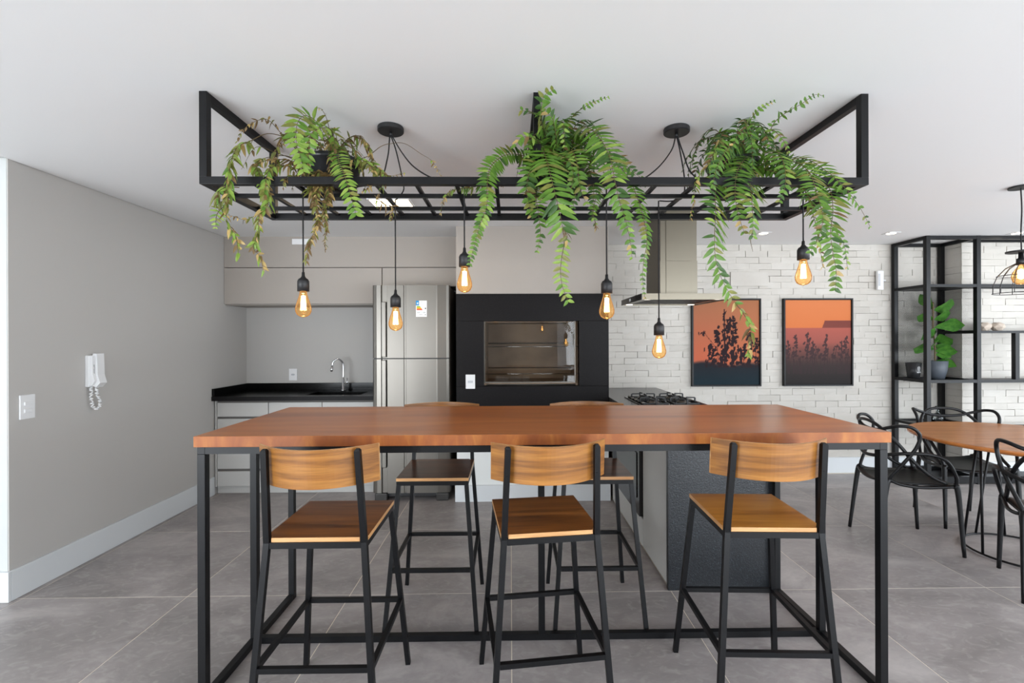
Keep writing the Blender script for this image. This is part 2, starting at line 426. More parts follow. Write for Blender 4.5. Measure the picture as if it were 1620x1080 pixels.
def brick_field(parent, x0, x1, y, z0, limit, skip, cam_focus):
    cells = []
    nrow = int((HC+0.0 - z0)/CH)
    hh = (HC - z0)/nrow
    for r_ in range(nrow):
        off = -(BW*0.5 if r_ % 2 else 0) - rb.uniform(0, 0.06)
        x = x0 + off
        while x < x1 - 0.01:
            wdt = BW * rb.choice([1, 1, 1, 1, 0.97, 1.03])
            a = max(x, x0); b = min(x+wdt, x1)
            if b - a > 0.02 and not skip(a, b, z0+r_*hh): cells.append((a, b, z0 + r_*hh))
            x += wdt
    cells.sort(key=lambda c_: (c_[0]-cam_focus[0])**2 + (c_[2]-cam_focus[1])**2)
    rest = MB()
    for n_, (a, b, z) in enumerate(cells):
        sx = (b-a)/BW; dy = rb.uniform(-0.0014, 0.0014); k = rb.randrange(8); sz = hh/CH*rb.uniform(0.985, 1.008)
        if n_ < limit:
            o = D.objects.new('brick', VARM[k]); COL.objects.link(o); o.parent = parent
            o.location = (a, y+dy, z); o.scale = (sx, 1, sz)
        else:
            rest.poly([(a+p[0]*sx, y+dy+p[1], z+p[2]*sz) for p in VAR[k].v], VAR[k].f)
    if rest.v: rest.build('brickwork', M_BRICK, parent, kind='stuff')
brick_field(wb, 0.885, 4.57, WB, 0.166, 300, lambda a, b, z: (b < 1.53 and z < 0.82), (2.4, 1.6))
brick_field(wr, 4.57, 6.2, 4.73, 0.166, 160, lambda a, b, z: False, (4.57, 1.4))
# bricks on the return of the step
mbr = MB(); nrow = int((HC-0.166)/CH); hh = (HC-0.166)/nrow
for r_ in range(nrow):
    k = r_ % 8; z = 0.166 + r_*hh
    mbr.poly([(4.57+p[1], 4.968-p[0]*1.0 if r_ % 2 else 4.965-p[0], z+p[2]*hh/CH) for p in VAR[k].v], VAR[k].f)
mbr.build('brickwork', M_BRICK, wr, kind='stuff')

# chimney breast that carries the grill
ch = MB()
ch.box(-0.475, 0.862, 4.16, WB, 1.823, HC+0.01)
ch.box(-0.475, 0.862, 4.60, WB, 0.83, 1.823)
ch.box(-0.475, -0.27, 4.185, 4.60, 0.83, 1.823); ch.box(0.63, 0.862, 4.185, 4.60, 0.83, 1.823)
ch.box(-0.27, 0.63, 4.185, 4.60, 0.83, 0.98); ch.box(-0.27, 0.63, 4.185, 4.60, 1.62, 1.823)
struct('wall_chimney', ch, M_CAB)
struct('wall_chimney_base', MB().box(-0.475, 0.862, 4.175, WB, 0, 0.829), M_WALLW)
struct('baseboard_chimney', MB().box(-0.49, 0.875, 4.155, 4.174, 0.001, 0.145, bev=0.002), M_BASE)

# ---------------------------------------------------------------- grill
g = empty('built_in_grill', (0.2, 4.16, 1.0), label='built-in barbecue grill in black granite surround with glass front', cat='grill')
def gpart(n, mb, m, **k):
    mb.v = [(p[0]-0.2, p[1]-4.16, p[2]-1.0) for p in mb.v]; return mb.build(n, m, g, **k)
gpart('granite_panel', MB().box(-0.475, 0.862, 4.150, 4.182, 1.5835, 1.822, bev=0.0015), M_GRAN)
gpart('granite_panel', MB().box(-0.475, -0.237, 4.150, 4.182, 1.0125, 1.582, bev=0.0015), M_GRAN)
gpart('granite_panel', MB().box(0.602, 0.862, 4.150, 4.182, 1.0125, 1.582, bev=0.0015), M_GRAN)
gpart('granite_panel', MB().box(-0.475, 0.862, 4.150, 4.182, 0.835, 1.011, bev=0.0015), M_GRAN)
x0, x1, z0, z1, yb = -0.236, 0.601, 1.012, 1.582, 4.58
t_ = 0.02
gpart('firebox', MB().box(x0, x0+t_, 4.235, yb, z0, z1).box(x1-t_, x1, 4.235, yb, z0, z1).box(x0, x1, yb, yb+0.015, z0, z1).box(x0+t_, x1-t_, 4.235, yb, z1-0.012, z1), M_FIRE)
fx = (x1-x0-2*t_)/4
for k in range(4):
    gpart('firebrick', MB().box(x0+t_+k*fx+0.001, x0+t_+(k+1)*fx-0.001, 4.235, yb-0.002, z0+0.012, z0+0.035, bev=0.001), M_FIRE)
gpart('door_frame', MB().box(x0+0.001, x0+0.010, 4.19, 4.215, z0+0.03, z1).box(x1-0.035, x1-0.028, 4.19, 4.215, z0+0.03, z1)
      .box(x0+0.001, x1-0.028, 4.19, 4.215, z0+0.026, z0+0.034), M_STEEL, label='thin steel edge of the glass door')
gpart('glass_pane', MB().box(x0+0.010, x1-0.035, 4.200, 4.204, z0+0.034, z1-0.002), M_CLEAR)
for zz in (1.357, 1.115):
    gpart('skewer_rail', MB().tube([(x0+0.002, 4.225, zz), (x1-0.002, 4.225, zz)], 0.004), M_CHROME)
for zz in (1.385, 1.150):
    gpart('skewer_rail', MB().tube([(x0+0.022, 4.54, zz), (x1-0.022, 4.54, zz)], 0.004), M_STEELD)
sw = empty('grill_switch', (-0.352, 4.149, 1.054), label='white switch plate on the black granite left of the grill', cat='switch')
MB().bbox(-0.041, 0.041, -0.008, 0, -0.062, 0.062, 0.003).build('plate', M_WHITEP, sw)
MB().bbox(-0.022, 0.022, -0.012, -0.008, -0.010, 0.010, 0.002).build('rocker', M_GREYP, sw)

# ---------------------------------------------------------------- kitchen: sink run
XR = -1.245      # right end of the sink run
base = empty('base_cabinet', (-2.0, 4.42, 0), label='light grey handleless base cabinet with rows of drawers under the sink counter', cat='cabinet')
def bp(n, mb, m, **k):
    mb.v = [(p[0]+2.0, p[1]-4.42, p[2]) for p in mb.v]; return mb.build(n, m, base, **k)
bp('body', MB().box(WL+0.022, XR, 4.436, 4.95, 0.07, 0.868), M_CABG)
bp('toe_kick', MB().box(WL+0.022, XR, 4.452, 4.47, 0.002, 0.068), M_CABL)
bp('side_filler', MB().box(WL+0.02, WL+0.034, 4.418, 4.434, 0.07, 0.868), M_CABL)
colx = [(-2.711, -2.245), (-2.239, -1.752), (-1.746, XR)]
rowz = [(0.076, 0.213), (0.236, 0.373), (0.396, 0.535), (0.558, 0.697), (0.718, 0.846)]
for (a, b) in colx:
    for (z_, zz) in rowz:
        bp('drawer', MB().box(a, b, 4.418, 4.434, z_, zz, bev=0.0015), M_CABL)
ctp = empty('sink_counter', (-2.0, 4.4, 0.87), label='polished black granite counter with upstand along the grey wall', cat='countertop')
def cp(n, mb, m, **k):
    mb.v = [(p[0]+2.0, p[1]-4.4, p[2]-0.87) for p in mb.v]; return mb.build(n, m, ctp, **k)
sx0, sx1, sy0, sy1 = -1.93, -1.42, 4.50, 4.78
slab = MB()
XL = WL + 0.007
slab.box(XL, sx0, 4.39, WB-0.002, 0.871, 0.905).box(sx1, XR-0.004, 4.39, WB-0.002, 0.871, 0.905)
slab.box(sx0, sx1, 4.39, sy0, 0.871, 0.905).box(sx0, sx1, sy1, WB-0.002, 0.871, 0.905)
cp('worktop', slab, M_GRANP)
cp('upstand', MB().box(XL, XR-0.004, WB-0.022, WB-0.001, 0.9055, 0.978, bev=0.001), M_GRANP)
cp('upstand', MB().box(XL, XL+0.02, 4.39, WB-0.023, 0.9055, 0.978, bev=0.001), M_GRANP)
bs_ = MB(); bs_.box(sx0, sx0+0.008, sy0, sy1, 0.75, 0.87).box(sx1-0.008, sx1, sy0, sy1, 0.75, 0.87).box(sx0, sx1, sy0, sy0+0.008, 0.75, 0.87).box(sx0, sx1, sy1-0.008, sy1, 0.75, 0.87).box(sx0, sx1, sy0, sy1, 0.742, 0.75)
cp('sink_basin', bs_, M_GRANP)
cp('front_edge', MB().box(XL, XR-0.004, 4.384, 4.3895, 0.866, 0.905), M_GRAN, label='matt front edge')
# tap
tp = empty('kitchen_tap', (-1.70, 4.84, 0.906), label='chrome gooseneck tap behind the black sink', cat='tap')
MB().lathe([(0.024, 0), (0.024, 0.008), (0.013, 0.02), (0.013, 0.12), (0.010, 0.125), (0.010, 0.14)]).build('base', M_CHROME, tp)
MB().tube(spline([(0, 0, 0.12), (0, 0, 0.26), (-0.012, -0.01, 0.30), (-0.045, -0.03, 0.325), (-0.08, -0.05, 0.30), (-0.09, -0.055, 0.26)]), 0.008, 10).build('spout', M_CHROME, tp)
MB().tube([(-0.09, -0.055, 0.262), (-0.094, -0.057, 0.22), (-0.096, -0.058, 0.20)], 0.011, 10, rr=[0.009, 0.013, 0.011]).build('spray_head', M_CHROME, tp)
MB().tube([(0.012, 0, 0.075), (0.04, -0.005, 0.075), (0.042, -0.005, 0.13)], 0.006).build('handle', M_CHROME, tp)
# wall socket
ws = empty('wall_socket', (-2.262, WB-0.001, 1.065), label='white wall socket plate above the black sink counter', cat='socket')
MB().bbox(-0.042, 0.042, -0.009, 0, -0.061, 0.061, 0.003).build('plate', M_WHITEP, ws)
hx = [(0.021*math.cos(a), 0.012*math.sin(a)) for a in [k*PI/3 for k in range(6)]]
MB().prism(hx, 'Y', -0.0105, -0.009).build('socket_face', M_GREYP, ws)
for k in (-0.012, 0, 0.012):
    MB().tube([(k, -0.0112, 0), (k, -0.0104, 0)], 0.0025).build('pin_hole', M_TINT, ws)

# upper cabinets
UY = 4.58
def cab(name, label, x0, x1, z0, z1, door):
    r = empty(name, ((x0+x1)/2, UY, z0), label=label, cat='cabinet', group=None)
    w2 = (x1-x0)/2
    MB().box(-w2, w2, 0.020, WB-UY-0.002, 0.0, z1-z0).build('body', M_CABG, r)
    MB().bbox(-w2+0.002, w2-0.002, 0, 0.018, door[0]-z0, door[1]-z0, 0.001).build('door', M_CAB, r)
    return r
XLc = WL + 0.007
c1 = cab('wall_cabinet', 'wide taupe wall cabinet over the sink counter', XLc, -1.237, 1.768, 2.1165, (1.770, 2.1145))
MB().box(-(-1.237-XLc)/2+0.002, (-1.237-XLc)/2-0.002, 0.022, 0.38, -0.008, -0.001).build('underside', M_CAB, c1)
c2 = cab('wall_cabinet', 'short taupe wall cabinet above the steel refrigerator', -1.233, -0.48, 1.935, 2.1165, (1.937, 2.1145))
struct('trim_2', MB().box(XLc+0.002, -0.48, UY+0.002, WB, 2.1215, HC+0.01), M_CAB)
vp = MB().bbox(-2.09, -1.905, UY-0.010, UY+0.001, 2.338, 2.392, 0.003).build('cover_plate', M_WHITEP)
tag(vp, 'slim white blank cover plate just under the ceiling above the sink cabinet', 'cover plate')

# ---------------------------------------------------------------- refrigerator
fr = empty('refrigerator', (-0.876, 4.18, 0), label='tall two-door stainless steel refrigerator beside the grill chimney', cat='refrigerator')
MB().bbox(-0.335, 0.337, 0.075, 0.74, 0.06, 1.89, 0.006).build('body', M_STEELD, fr)
def door_prof(z0, z1):
    # outline in plan (x,y), front towards -y, softly rounded at both sides and a shallow step at the grip channel
    hw = 0.340
    pts = [(-hw, 0.07), (-hw, 0.028), (-hw+0.012, 0.010), (-hw+0.04, 0.002), (-0.262, 0.0), (-0.256, 0.020), (-0.213, 0.020), (-0.207, 0.0),
           (-0.064, 0.001), (-0.060, 0.008), (-0.046, 0.008), (-0.042, 0.0), (0.22, 0.0), (0.232, 0.004), (0.31, 0.010), (hw-0.008, 0.022), (hw, 0.034), (hw, 0.07)]
    return MB().prism(pts, 'Z', z0, z1)
for (z0, z1, nm) in ((0.075, 1.252, 'door'), (1.262, 1.902, 'door')):
    d = door_prof(z0, z1).build(nm, M_STEEL, fr)
    hz = (0.30, 1.245) if z0 < 1 else (1.27, 1.755)
    MB().bbox(-0.254, -0.215, -0.016, 0.012, hz[0], hz[1], 0.005).build('handle', M_STEEL, d)
MB().box(-0.33, 0.33, 0.02, 0.07, 1.2525, 1.2615).build('door_gap', M_RUB, fr)
MB().bbox(-0.29, 0.29, 0.05, 0.12, 0.03, 0.074, 0.004).build('kick_plate', M_RUB, fr)
for sx in (-0.27, 0.27):
    MB().bbox(sx-0.055, sx+0.055, 0.01, 0.09, 0.001, 0.07, 0.01).build('foot', M_STEELD, fr)
# energy label: flat print, colours stored on a fine grid
def print_grid(nx, ny, w_, h_, fn, name, parent=None, rough=0.5, loc=(0, 0, 0)):
    me = D.meshes.new(name)
    v = [(w_*i/nx, 0, h_*j/ny) for j in range(ny+1) for i in range(nx+1)]
    f = [(j*(nx+1)+i, j*(nx+1)+i+1, (j+1)*(nx+1)+i+1, (j+1)*(nx+1)+i) for j in range(ny) for i in range(nx)]
    me.from_pydata(v, [], f)
    ca = me.color_attributes.new('print', 'FLOAT_COLOR', 'POINT')
    buf = []
    for j in range(ny+1):
        for i in range(nx+1):
            buf += list(s2l(tuple(max(0, min(255, q)) for q in fn(i/nx, j/ny))))
    ca.data.foreach_set('color', buf)
    m = D.materials.new(name + '_print'); m.use_nodes = True
    b = m.node_tree.nodes['Principled BSDF']; b.inputs['Roughness'].default_value = rough; b.inputs['Specular IOR Level'].default_value = 0.12
    a = N(m, 'ShaderNodeVertexColor'); a.layer_name = 'print'; L(m, a.outputs[0], b.inputs['Base Color'])
    me.materials.append(m)
    o = D.objects.new(name, me); COL.objects.link(o)
    if parent: o.parent = parent
    o.location = loc
    return o
def energy(u, v):
    W = (236, 238, 238)
    if v > 0.70:
        if u < 0.30:
            if 0.10 < u < 0.2 and 0.78 < v < 0.9: return (210, 230, 240)
            return (30, 130, 190)
        if abs(v-0.90) < 0.015 and 0.38 < u < 0.62: return (120, 122, 124)
        if abs(v-0.80) < 0.01 and 0.4 < u < 0.85: return (180, 182, 184)
        return W
    if 0.42 < v < 0.66 and 0.08 < u < 0.62:
        k = (0.66-v)/0.24
        if u < 0.38 + 0.24*k:
            return [(120, 170, 70), (190, 190, 60), (230, 170, 50), (226, 120, 50), (200, 60, 50)][min(4, int(k*5))]
        return W
    if 0.48 < v < 0.56 and 0.82 < u < 0.93: return (60, 60, 64)
    if 0.24 < v < 0.28 and 0.1 < u < 0.9 and int(u*23) % 2: return (110, 112, 114)
    if 0.30 < v < 0.32 and 0.1 < u < 0.9: return (170, 172, 174)
    if 0.10 < v < 0.15 and 0.80 < u < 0.93: return (60, 60, 64)
    if 0.10 < v < 0.16 and 0.2 < u < 0.6 and int(u*25) % 2: return (150, 152, 154)
    return W
print_grid(36, 52, 0.096, 0.142, energy, 'energy_label', fr, 0.4, (0.045, -0.0012, 1.623))

# ---------------------------------------------------------------- peninsula with cooktop and oven
pn = empty('kitchen_peninsula', (1.2, 3.8, 0), label='peninsula cabinet with beige sides and leathered black granite end panel', cat='cabinet')
def pp(n, mb, m, **k):
    mb.v = [(p[0]-1.2, p[1]-3.8, p[2]) for p in mb.v]; return mb.build(n, m, pn, **k)
PX0, PX1 = 0.89, 1.515
pp('body', MB().box(PX0+0.02, PX1-0.018, 2.70, 4.95, 0.01, 0.876), M_CABG)
pp('side_panel', MB().bbox(PX0, PX0+0.018, 2.698, 3.185, 0.02, 0.873, 0.001), M_CABL)
pp('side_panel', MB().bbox(PX0, PX0+0.018, 3.190, 3.885, 0.02, 0.205, 0.001), M_CABL)
pp('side_panel', MB().bbox(PX0, PX0+0.018, 3.890, 4.14, 0.02, 0.873, 0.001), M_CABL)
pp('side_panel', MB().bbox(PX1-0.016, PX1, 2.698, 4.95, 0.02, 0.873, 0.001), M_CABL)
pp('end_panel', MB().bbox(PX0-0.005, PX1+0.005, 2.662, 2.694, 0.001, 0.873, 0.0015), M_GRANL, label='leathered black granite end panel')
ov = empty('built_in_oven', (PX0-0.001, 3.54, 0.22), label='black glass built-in oven in the side of the peninsula', cat='oven')
MB().bbox(-0.022, 0.018, -0.345, 0.345, 0.0, 0.60, 0.003).build('frame', M_BLKGLOSS, ov)
MB().bbox(-0.028, -0.0225, -0.29, 0.29, 0.11, 0.42, 0.002).build('window', M_OVEN, ov)
MB().box(-0.026, -0.0225, -0.345, 0.345, 0.49, 0.595).build('control_panel', M_STEEL, ov)
MB().tube([(-0.055, -0.26, 0.455), (-0.055, 0.26, 0.455)], 0.009).tube([(-0.055, -0.22, 0.455), (-0.022, -0.22, 0.455)], 0.006).tube([(-0.055, 0.22, 0.455), (-0.022, 0.22, 0.455)], 0.006).build('handle', M_STEEL, ov)
for k in (-0.22, 0.22):
    MB().lathe([(0.018, 0), (0.016, -0.02), (0.0, -0.02)], (-0.0262, k, 0.543), 16, axis='X').build('knob', M_STEELD, ov)
wt = MB().bbox(0.866, 1.53, 2.645, WB-0.002, 0.876, 0.91, 0.0015).build('peninsula_worktop', M_GRANW)
tag(wt, 'dark granite peninsula worktop, greyed by a painted-in wall reflection, with the gas cooktop on it', 'countertop')
ct = empty('gas_cooktop', (1.235, 3.86, 0.911), label='gas cooktop with black cast iron grates on the peninsula worktop', cat='cooktop')
MB().bbox(-0.24, 0.245, -0.29, 0.29, 0.0, 0.007, 0.003).build('glass_plate', M_OVEN, ct)
for bx, by in ((-0.115, -0.13), (0.125, -0.13), (-0.115, 0.14), (0.125, 0.14)):
    MB().lathe([(0.045, 0.008), (0.045, 0.016), (0.032, 0.02), (0.032, 0.026), (0, 0.028)], (bx, by, 0), 20).build('burner', M_STEEL, ct)
    MB().lathe([(0.030, 0.0285), (0.028, 0.034), (0, 0.035)], (bx, by, 0), 20).build('burner_cap', M_IRON, ct)
    gr = MB()
    q = 0.098
    for sx in (-1, 1):
        for (ax, ay) in ((sx, 0), (0, sx)):
            # finger: foot, riser, horizontal arm
            o1 = (bx+ax*q, by+ay*q, 0.008); o2 = (bx+ax*q*0.98, by+ay*q*0.98, 0.046); o3 = (bx+ax*0.028, by+ay*0.028, 0.048)
            gr.tube([o1, o2], 0.0052, square=True, upv=(1, 0.001, 0)); gr.tube([o2, o3], 0.0048, square=True, upv=(0, 0, 1))
    gr.tube([(bx-q, by-q*0.9, 0.012), (bx-q, by+q*0.9, 0.012)], 0.004, square=True, upv=(0, 0, 1))
    gr.tube([(bx+q, by-q*0.9, 0.012), (bx+q, by+q*0.9, 0.012)], 0.004, square=True, upv=(0, 0, 1))
    gr.tube([(bx-q, by-q*0.9, 0.012), (bx+q, by-q*0.9, 0.012)], 0.004, square=True, upv=(0, 0, 1))
    gr.tube([(bx-q, by+q*0.9, 0.012), (bx+q, by+q*0.9, 0.012)], 0.004, square=True, upv=(0, 0, 1))
    gr.build('grate', M_IRON, ct)
for k in range(5):
    MB().lathe([(0.014, 0.0075), (0.013, 0.024), (0, 0.024)], (-0.215+0.0, -0.2+k*0.1, 0), 14).build('knob', M_STEEL, ct)

# ---------------------------------------------------------------- island hood
hd = empty('range_hood', (1.30, 3.83, 1.713), label='stainless steel island range hood hanging above the gas cooktop', cat='range hood')
HX0, HX1, HY0, HY1 = -0.33, 0.325, -0.33, 0.30
hb = MB()
hb.box(HX0+0.006, HX1, HY0, HY0+0.012, 0, 0.043).box(HX0+0.006, HX1, HY1-0.012, HY1, 0, 0.043).box(HX1-0.012, HX1, HY0+0.012, HY1-0.012, 0, 0.043)
hb.box(HX0+0.006, HX1, HY0, HY1, 0.0432, 0.046)
hb.box(HX0+0.006, HX1-0.012, HY0+0.012, HY0+0.07, 0.006, 0.012).box(HX0+0.006, HX1-0.012, HY1-0.07, HY1-0.012, 0.006, 0.012)
hb.box(HX0+0.006, HX0+0.07, HY0+0.07, HY1-0.07, 0.006, 0.012).box(HX1-0.07, HX1-0.012, HY0+0.07, HY1-0.07, 0.006, 0.012)
hb.build('canopy', M_STEELH, hd)
MB().box(HX0+0.0, HX0+0.0055, HY0, HY1, 0, 0.046).build('control_panel', M_BLKGLOSS, hd)
fd = MB()
for k in range(14):
    fd.box(HX0+0.072+k*0.0355, HX0+0.072+k*0.0355+0.026, HY0+0.072, HY1-0.072, 0.008, 0.014)
fd.build('filter', M_STEELD, hd)
for sx in (-0.27, 0.265):
    for sy in (-0.29, 0.26):
        MB().lathe([(0.0, 0.003), (0.028, 0.003), (0.028, 0.0058)], (sx, sy, 0), 18).build('lamp', M_HALO, hd)
# small white maker's emblem on the dark end
em = MB(); pts = []
for cy_ in (-0.012, 0.012):
    em.tube([(HX0-0.0012, 0.0+cy_+0.009*math.cos(a), 0.023+0.009*math.sin(a)) for a in [k*PI/8 for k in range(17)]], 0.0018, 6)
em.build('emblem', M_WHITEP, hd)
chm = MB(); cx0, cx1, cy0, cy1 = -0.143, 0.146, -0.185, 0.185
chm.box(cx0, cx1, cy0, cy1, 0.0465, 0.312)
chm.build('chimney', M_STEELH, hd)
MB().box(cx0+0.003, cx1-0.003, cy0+0.003, cy1-0.003, 0.3125, 0.701).build('chimney_sleeve', M_STEELH, hd)
MB().bbox(cx0+0.045, cx1-0.05, cy0-0.004, cy0-0.0005, 0.048, 0.31, 0.001).build('front_strip', M_STEELH, hd)
MB().bbox(cx0+0.045, cx1-0.05, cy0-0.002, cy0+0.0025, 0.3135, 0.70, 0.001).build('front_strip', M_STEELH, hd)

# ---------------------------------------------------------------- framed photographs
def fbm(x, y, s):
    t = 0
    for k in range(4):
        t += math.sin(x*(2.3**k)*s + 1.7*k + 2*math.sin(y*(1.9**k)*s*0.8 + k)) / (1.8**k)
    return t/2
def blobs(seed, stems):
    """silhouette plants: list of (cx,cy,rx,ry,rot) leaf ellipses and stem segments"""
    rr = random.Random(seed); out = []; segs = []
    for (x, y0, y1, lean, dens, ls) in stems:
        n = int((y1-y0)*dens)
        segs.append((x, y0, x+lean, y1))
        for k in range(n):
            t = k/n; y = y0+(y1-y0)*t; spread = (0.028+0.07*(1-t))*ls
            out.append((x+lean*t+rr.gauss(0, spread), y+rr.gauss(0, 0.014), rr.uniform(0.009, 0.017)*(0.7+ls*0.55), rr.uniform(0.018, 0.032)*(0.6+ls*0.6), rr.uniform(-1.7, 1.7)))
    return out, segs
def inside(bl, sg, u, v):
    for (cx_, cy_, a, b, r) in bl:
        dx, dy = u-cx_, v-cy_
        if abs(dx) < b and abs(dy) < b:
            p = dx*math.cos(r)+dy*math.sin(r); q = -dx*math.sin(r)+dy*math.cos(r)
            if (p/a)**2+(q/b)**2 < 1: return True
    for (x0_, y0_, x1_, y1_) in sg:
        if y0_ < v < y1_ and abs(u-(x0_+(x1_-x0_)*(v-y0_)/(y1_-y0_))) < 0.005: return True
    return False
def lerp(a, b, t):
    t = max(0, min(1, t)); return tuple(a[k]+(b[k]-a[k])*t for k in range(3))
st1 = [(0.50, 0.2, 0.78, 0.02, 110, 0.9), (0.47, 0.2, 0.90, 0.0, 36, 0.35), (0.62, 0.2, 0.80, -0.02, 110, 0.8), (0.38, 0.2, 0.66, -0.03, 100, 0.9), (0.86, 0.2, 0.60, 0.0, 110, 0.8),
       (0.76, 0.2, 0.48, 0.02, 90, 0.7), (0.30, 0.2, 0.48, -0.06, 70, 0.7), (0.95, 0.2, 0.55, 0.0, 80, 0.6)]
B1, S1 = blobs(3, st1)
S1.append((0.36, 0.42, 0.16, 0.62)); rr1 = random.Random(9)
for k in range(9): B1.append((0.15+rr1.gauss(0, 0.03), 0.61+rr1.gauss(0, 0.015), 0.008, 0.025, rr1.uniform(-1.3, 1.3)))
def pic1(u, v):
    if inside(B1, S1, u, v) and v > 0.2: return (34, 20, 24)
    hz = 0.26 + 0.02*math.sin(u*9) - 0.03*u
    sky = lerp((176, 90, 64), (150, 98, 70), (v-0.3)/0.7)
    if u > 0.2: sky = lerp(sky, (164, 104, 68), (u-0.2)*0.6)
    gnd = lerp((16, 36, 44), (28, 28, 34), v/0.27)
    return lerp(gnd, sky, (v-hz+0.02)/0.04)
st2 = [(0.16, 0.3, 0.60, 0.0, 90, 0.35), (0.32, 0.3, 0.62, 0.02, 90, 0.4), (0.60, 0.3, 0.58, 0.03, 90, 0.35), (0.42, 0.3, 0.52, 0.0, 60, 0.3), (0.93, 0.3, 0.58, 0.0, 70, 0.35),
       (0.04, 0.3, 0.52, 0.0, 70, 0.3), (0.75, 0.3, 0.48, 0.04, 60, 0.35), (0.5, 0.3, 0.44, 0, 60, 0.4), (0.86, 0.3, 0.52, 0, 40, 0.3)]
B2, S2 = blobs(8, st2)
rr2 = random.Random(4)
for k in range(46):
    x = rr2.random(); S2.append((x, 0.12, x+rr2.uniform(-0.06, 0.06), rr2.uniform(0.28, 0.46)))
def pic2(u, v):
    if v > 0.67: c_ = lerp((192, 108, 62), (196, 116, 72), (v-0.67)/0.33)
    else: c_ = lerp((132, 74, 66), (158, 84, 72), (v-0.4)/0.27)
    roof = (u > 0.56) and (v < 0.755) and (v > 0.67) and (u > 0.56 + (v-0.67)*0.5)
    if roof: c_ = (112, 58, 50)
    if v < 0.5: c_ = lerp((50, 42, 40), c_, (v-0.22)/0.28)
    if v < 0.22: c_ = lerp((34, 31, 31), (50, 42, 40), v/0.22)
    if inside(B2, S2, u, v): c_ = lerp(c_, (52, 38, 40), 0.85)
    return c_
for (x0, x1, fn, lab, nm) in ((1.898, 2.626, pic1, 'framed photograph of a bushy plant silhouette against an orange sky, nearer the hood', 'a'),
                          (2.868, 3.600, pic2, 'framed photograph of wild grasses and a roof at pink dusk, nearer the shelving', 'b')):
    r = empty('framed_photograph', (x0, WB-0.045, 0.922), label=lab, cat='picture')
    W_, H_ = x1-x0, 0.92
    fm = MB(); t = 0.014
    fm.box(0, t, 0, 0.043, 0, H_).box(W_-t, W_, 0, 0.043, 0, H_).box(t, W_-t, 0, 0.043, 0, t).box(t, W_-t, 0, 0.043, H_-t, H_).box(t, W_-t, 0.03, 0.043, t, H_-t)
    fm.build('frame', M_BLACK, r)
    print_grid(118, 150, W_-2*t-0.008, H_-2*t-0.008, fn, 'photo_print', r, 0.6, (t+0.004, 0.012, t+0.004))
bl = MB().bbox(2.32, 2.718, WB-0.012, WB-0.003, 1.975, 2.125, 0.003).build('cover_plate', M_BRICK)
tag(bl, 'large white blank cover plate on the white brick wall above the photographs', 'cover plate')
sn = empty('motion_sensor', (3.905, WB-0.003, 2.03), label='white motion sensor on the brick wall beside the black shelving unit', cat='sensor')
MB().bbox(-0.045, 0.02, -0.045, -0.012, -0.10, 0.10, 0.008).build('housing', M_WHITEP, sn)
MB().box(-0.04, -0.02, -0.047, -0.0455, -0.06, 0.07).build('lens', M_GREYP, sn)
MB().tube([(0.0, -0.02, 0.0), (0.05, -0.018, 0.0), (0.065, -0.001, 0.0)], 0.012).build('bracket', M_WHITEP, sn)

# ---------------------------------------------------------------- shelving unit
RX0, RX1, RX2, RY0, RY1 = 4.03, 4.525, 5.75, 4.53, 4.955
rk = empty('shelving_unit', (RX0, RY0, 0), label='tall black metal shelving unit with perforated side panels on the right', cat='shelf')
def rp(n, mb, m=M_BLACK, **k):
    mb.v = [(p[0]-RX0, p[1]-RY0, p[2]) for p in mb.v]; return mb.build(n, m, rk, **k)
T = 0.04
for (x, y) in ((RX0, RY0), (RX1, RY0), (RX0, RY1-T), (RX1, RY1-T)):
    rp('post', MB().box(x, x+T, y, y+T, 0.001, HC-0.002))
rp('post', MB().box(RX2, RX2+T, RY0, RY0+T, 0.001, HC-0.002))
def ring(z0, z1, xs=(RX0, RX1)):
    b = MB()
    b.box(xs[0]+T, xs[1], RY0+0.001, RY0+T-0.001, z0, z1).box(xs[0]+T, xs[1], RY1-T+0.001, RY1-0.001, z0, z1)
    b.box(xs[0]+0.001, xs[0]+T-0.001, RY0+T, RY1-T, z0, z1).box(xs[1]+0.001, xs[1]+T-0.001, RY0+T, RY1-T, z0, z1)
    return b
for (z0, z1) in ((HC-0.035, HC-0.003), (1.915, 1.943), (0.985, 1.015), (0.545, 0.572), (0.012, 0.075)):
    rp('frame_rail', ring(z0, z1))
rp('shelf_board', MB().box(RX0+T, RX1, RY0+T, RY1-T, 1.918, 1.930))
rp('shelf_board', MB().box(RX0+T, RX1, RY0+T, RY1-T, 0.990, 1.004))
rp('shelf_board', MB().box(RX0+T, RX1, RY0+T, RY1-T, 0.550, 0.560))
rp('base_board', MB().box(RX0+T, RX1, RY0+T, RY1-T, 0.030, 0.040))
rp('frame_rail', MB().box(RX1+0.001, RX1+T-0.001, RY0+T, RY1-T, 1.465, 1.495))
# right bay in front of the stepped wall
YB2 = 4.70
for (z0, z1) in ((HC-0.035, HC-0.003), (1.915, 1.943), (1.468, 1.490), (0.985, 1.015), (0.012, 0.075)):
    rp('shelf_board', MB().box(RX1+T+0.001, RX2, RY0+0.002, YB2, z0, z1) if z0 < 1.9 else MB().box(RX1+T+0.001, RX2, RY0+0.002, RY0+T-0.002, z0, z1).box(RX1+T+0.001, RX2, YB2-0.02, YB2, z0, z1))
rp('divider', MB().box(4.905, 4.945, RY0+0.002, RY0+0.042, 1.016, 1.467))
rp('frame_rail', MB().box(RX1+T+0.001, RX2, RY0+0.002, RY0+T-0.002, 0.545, 0.572))

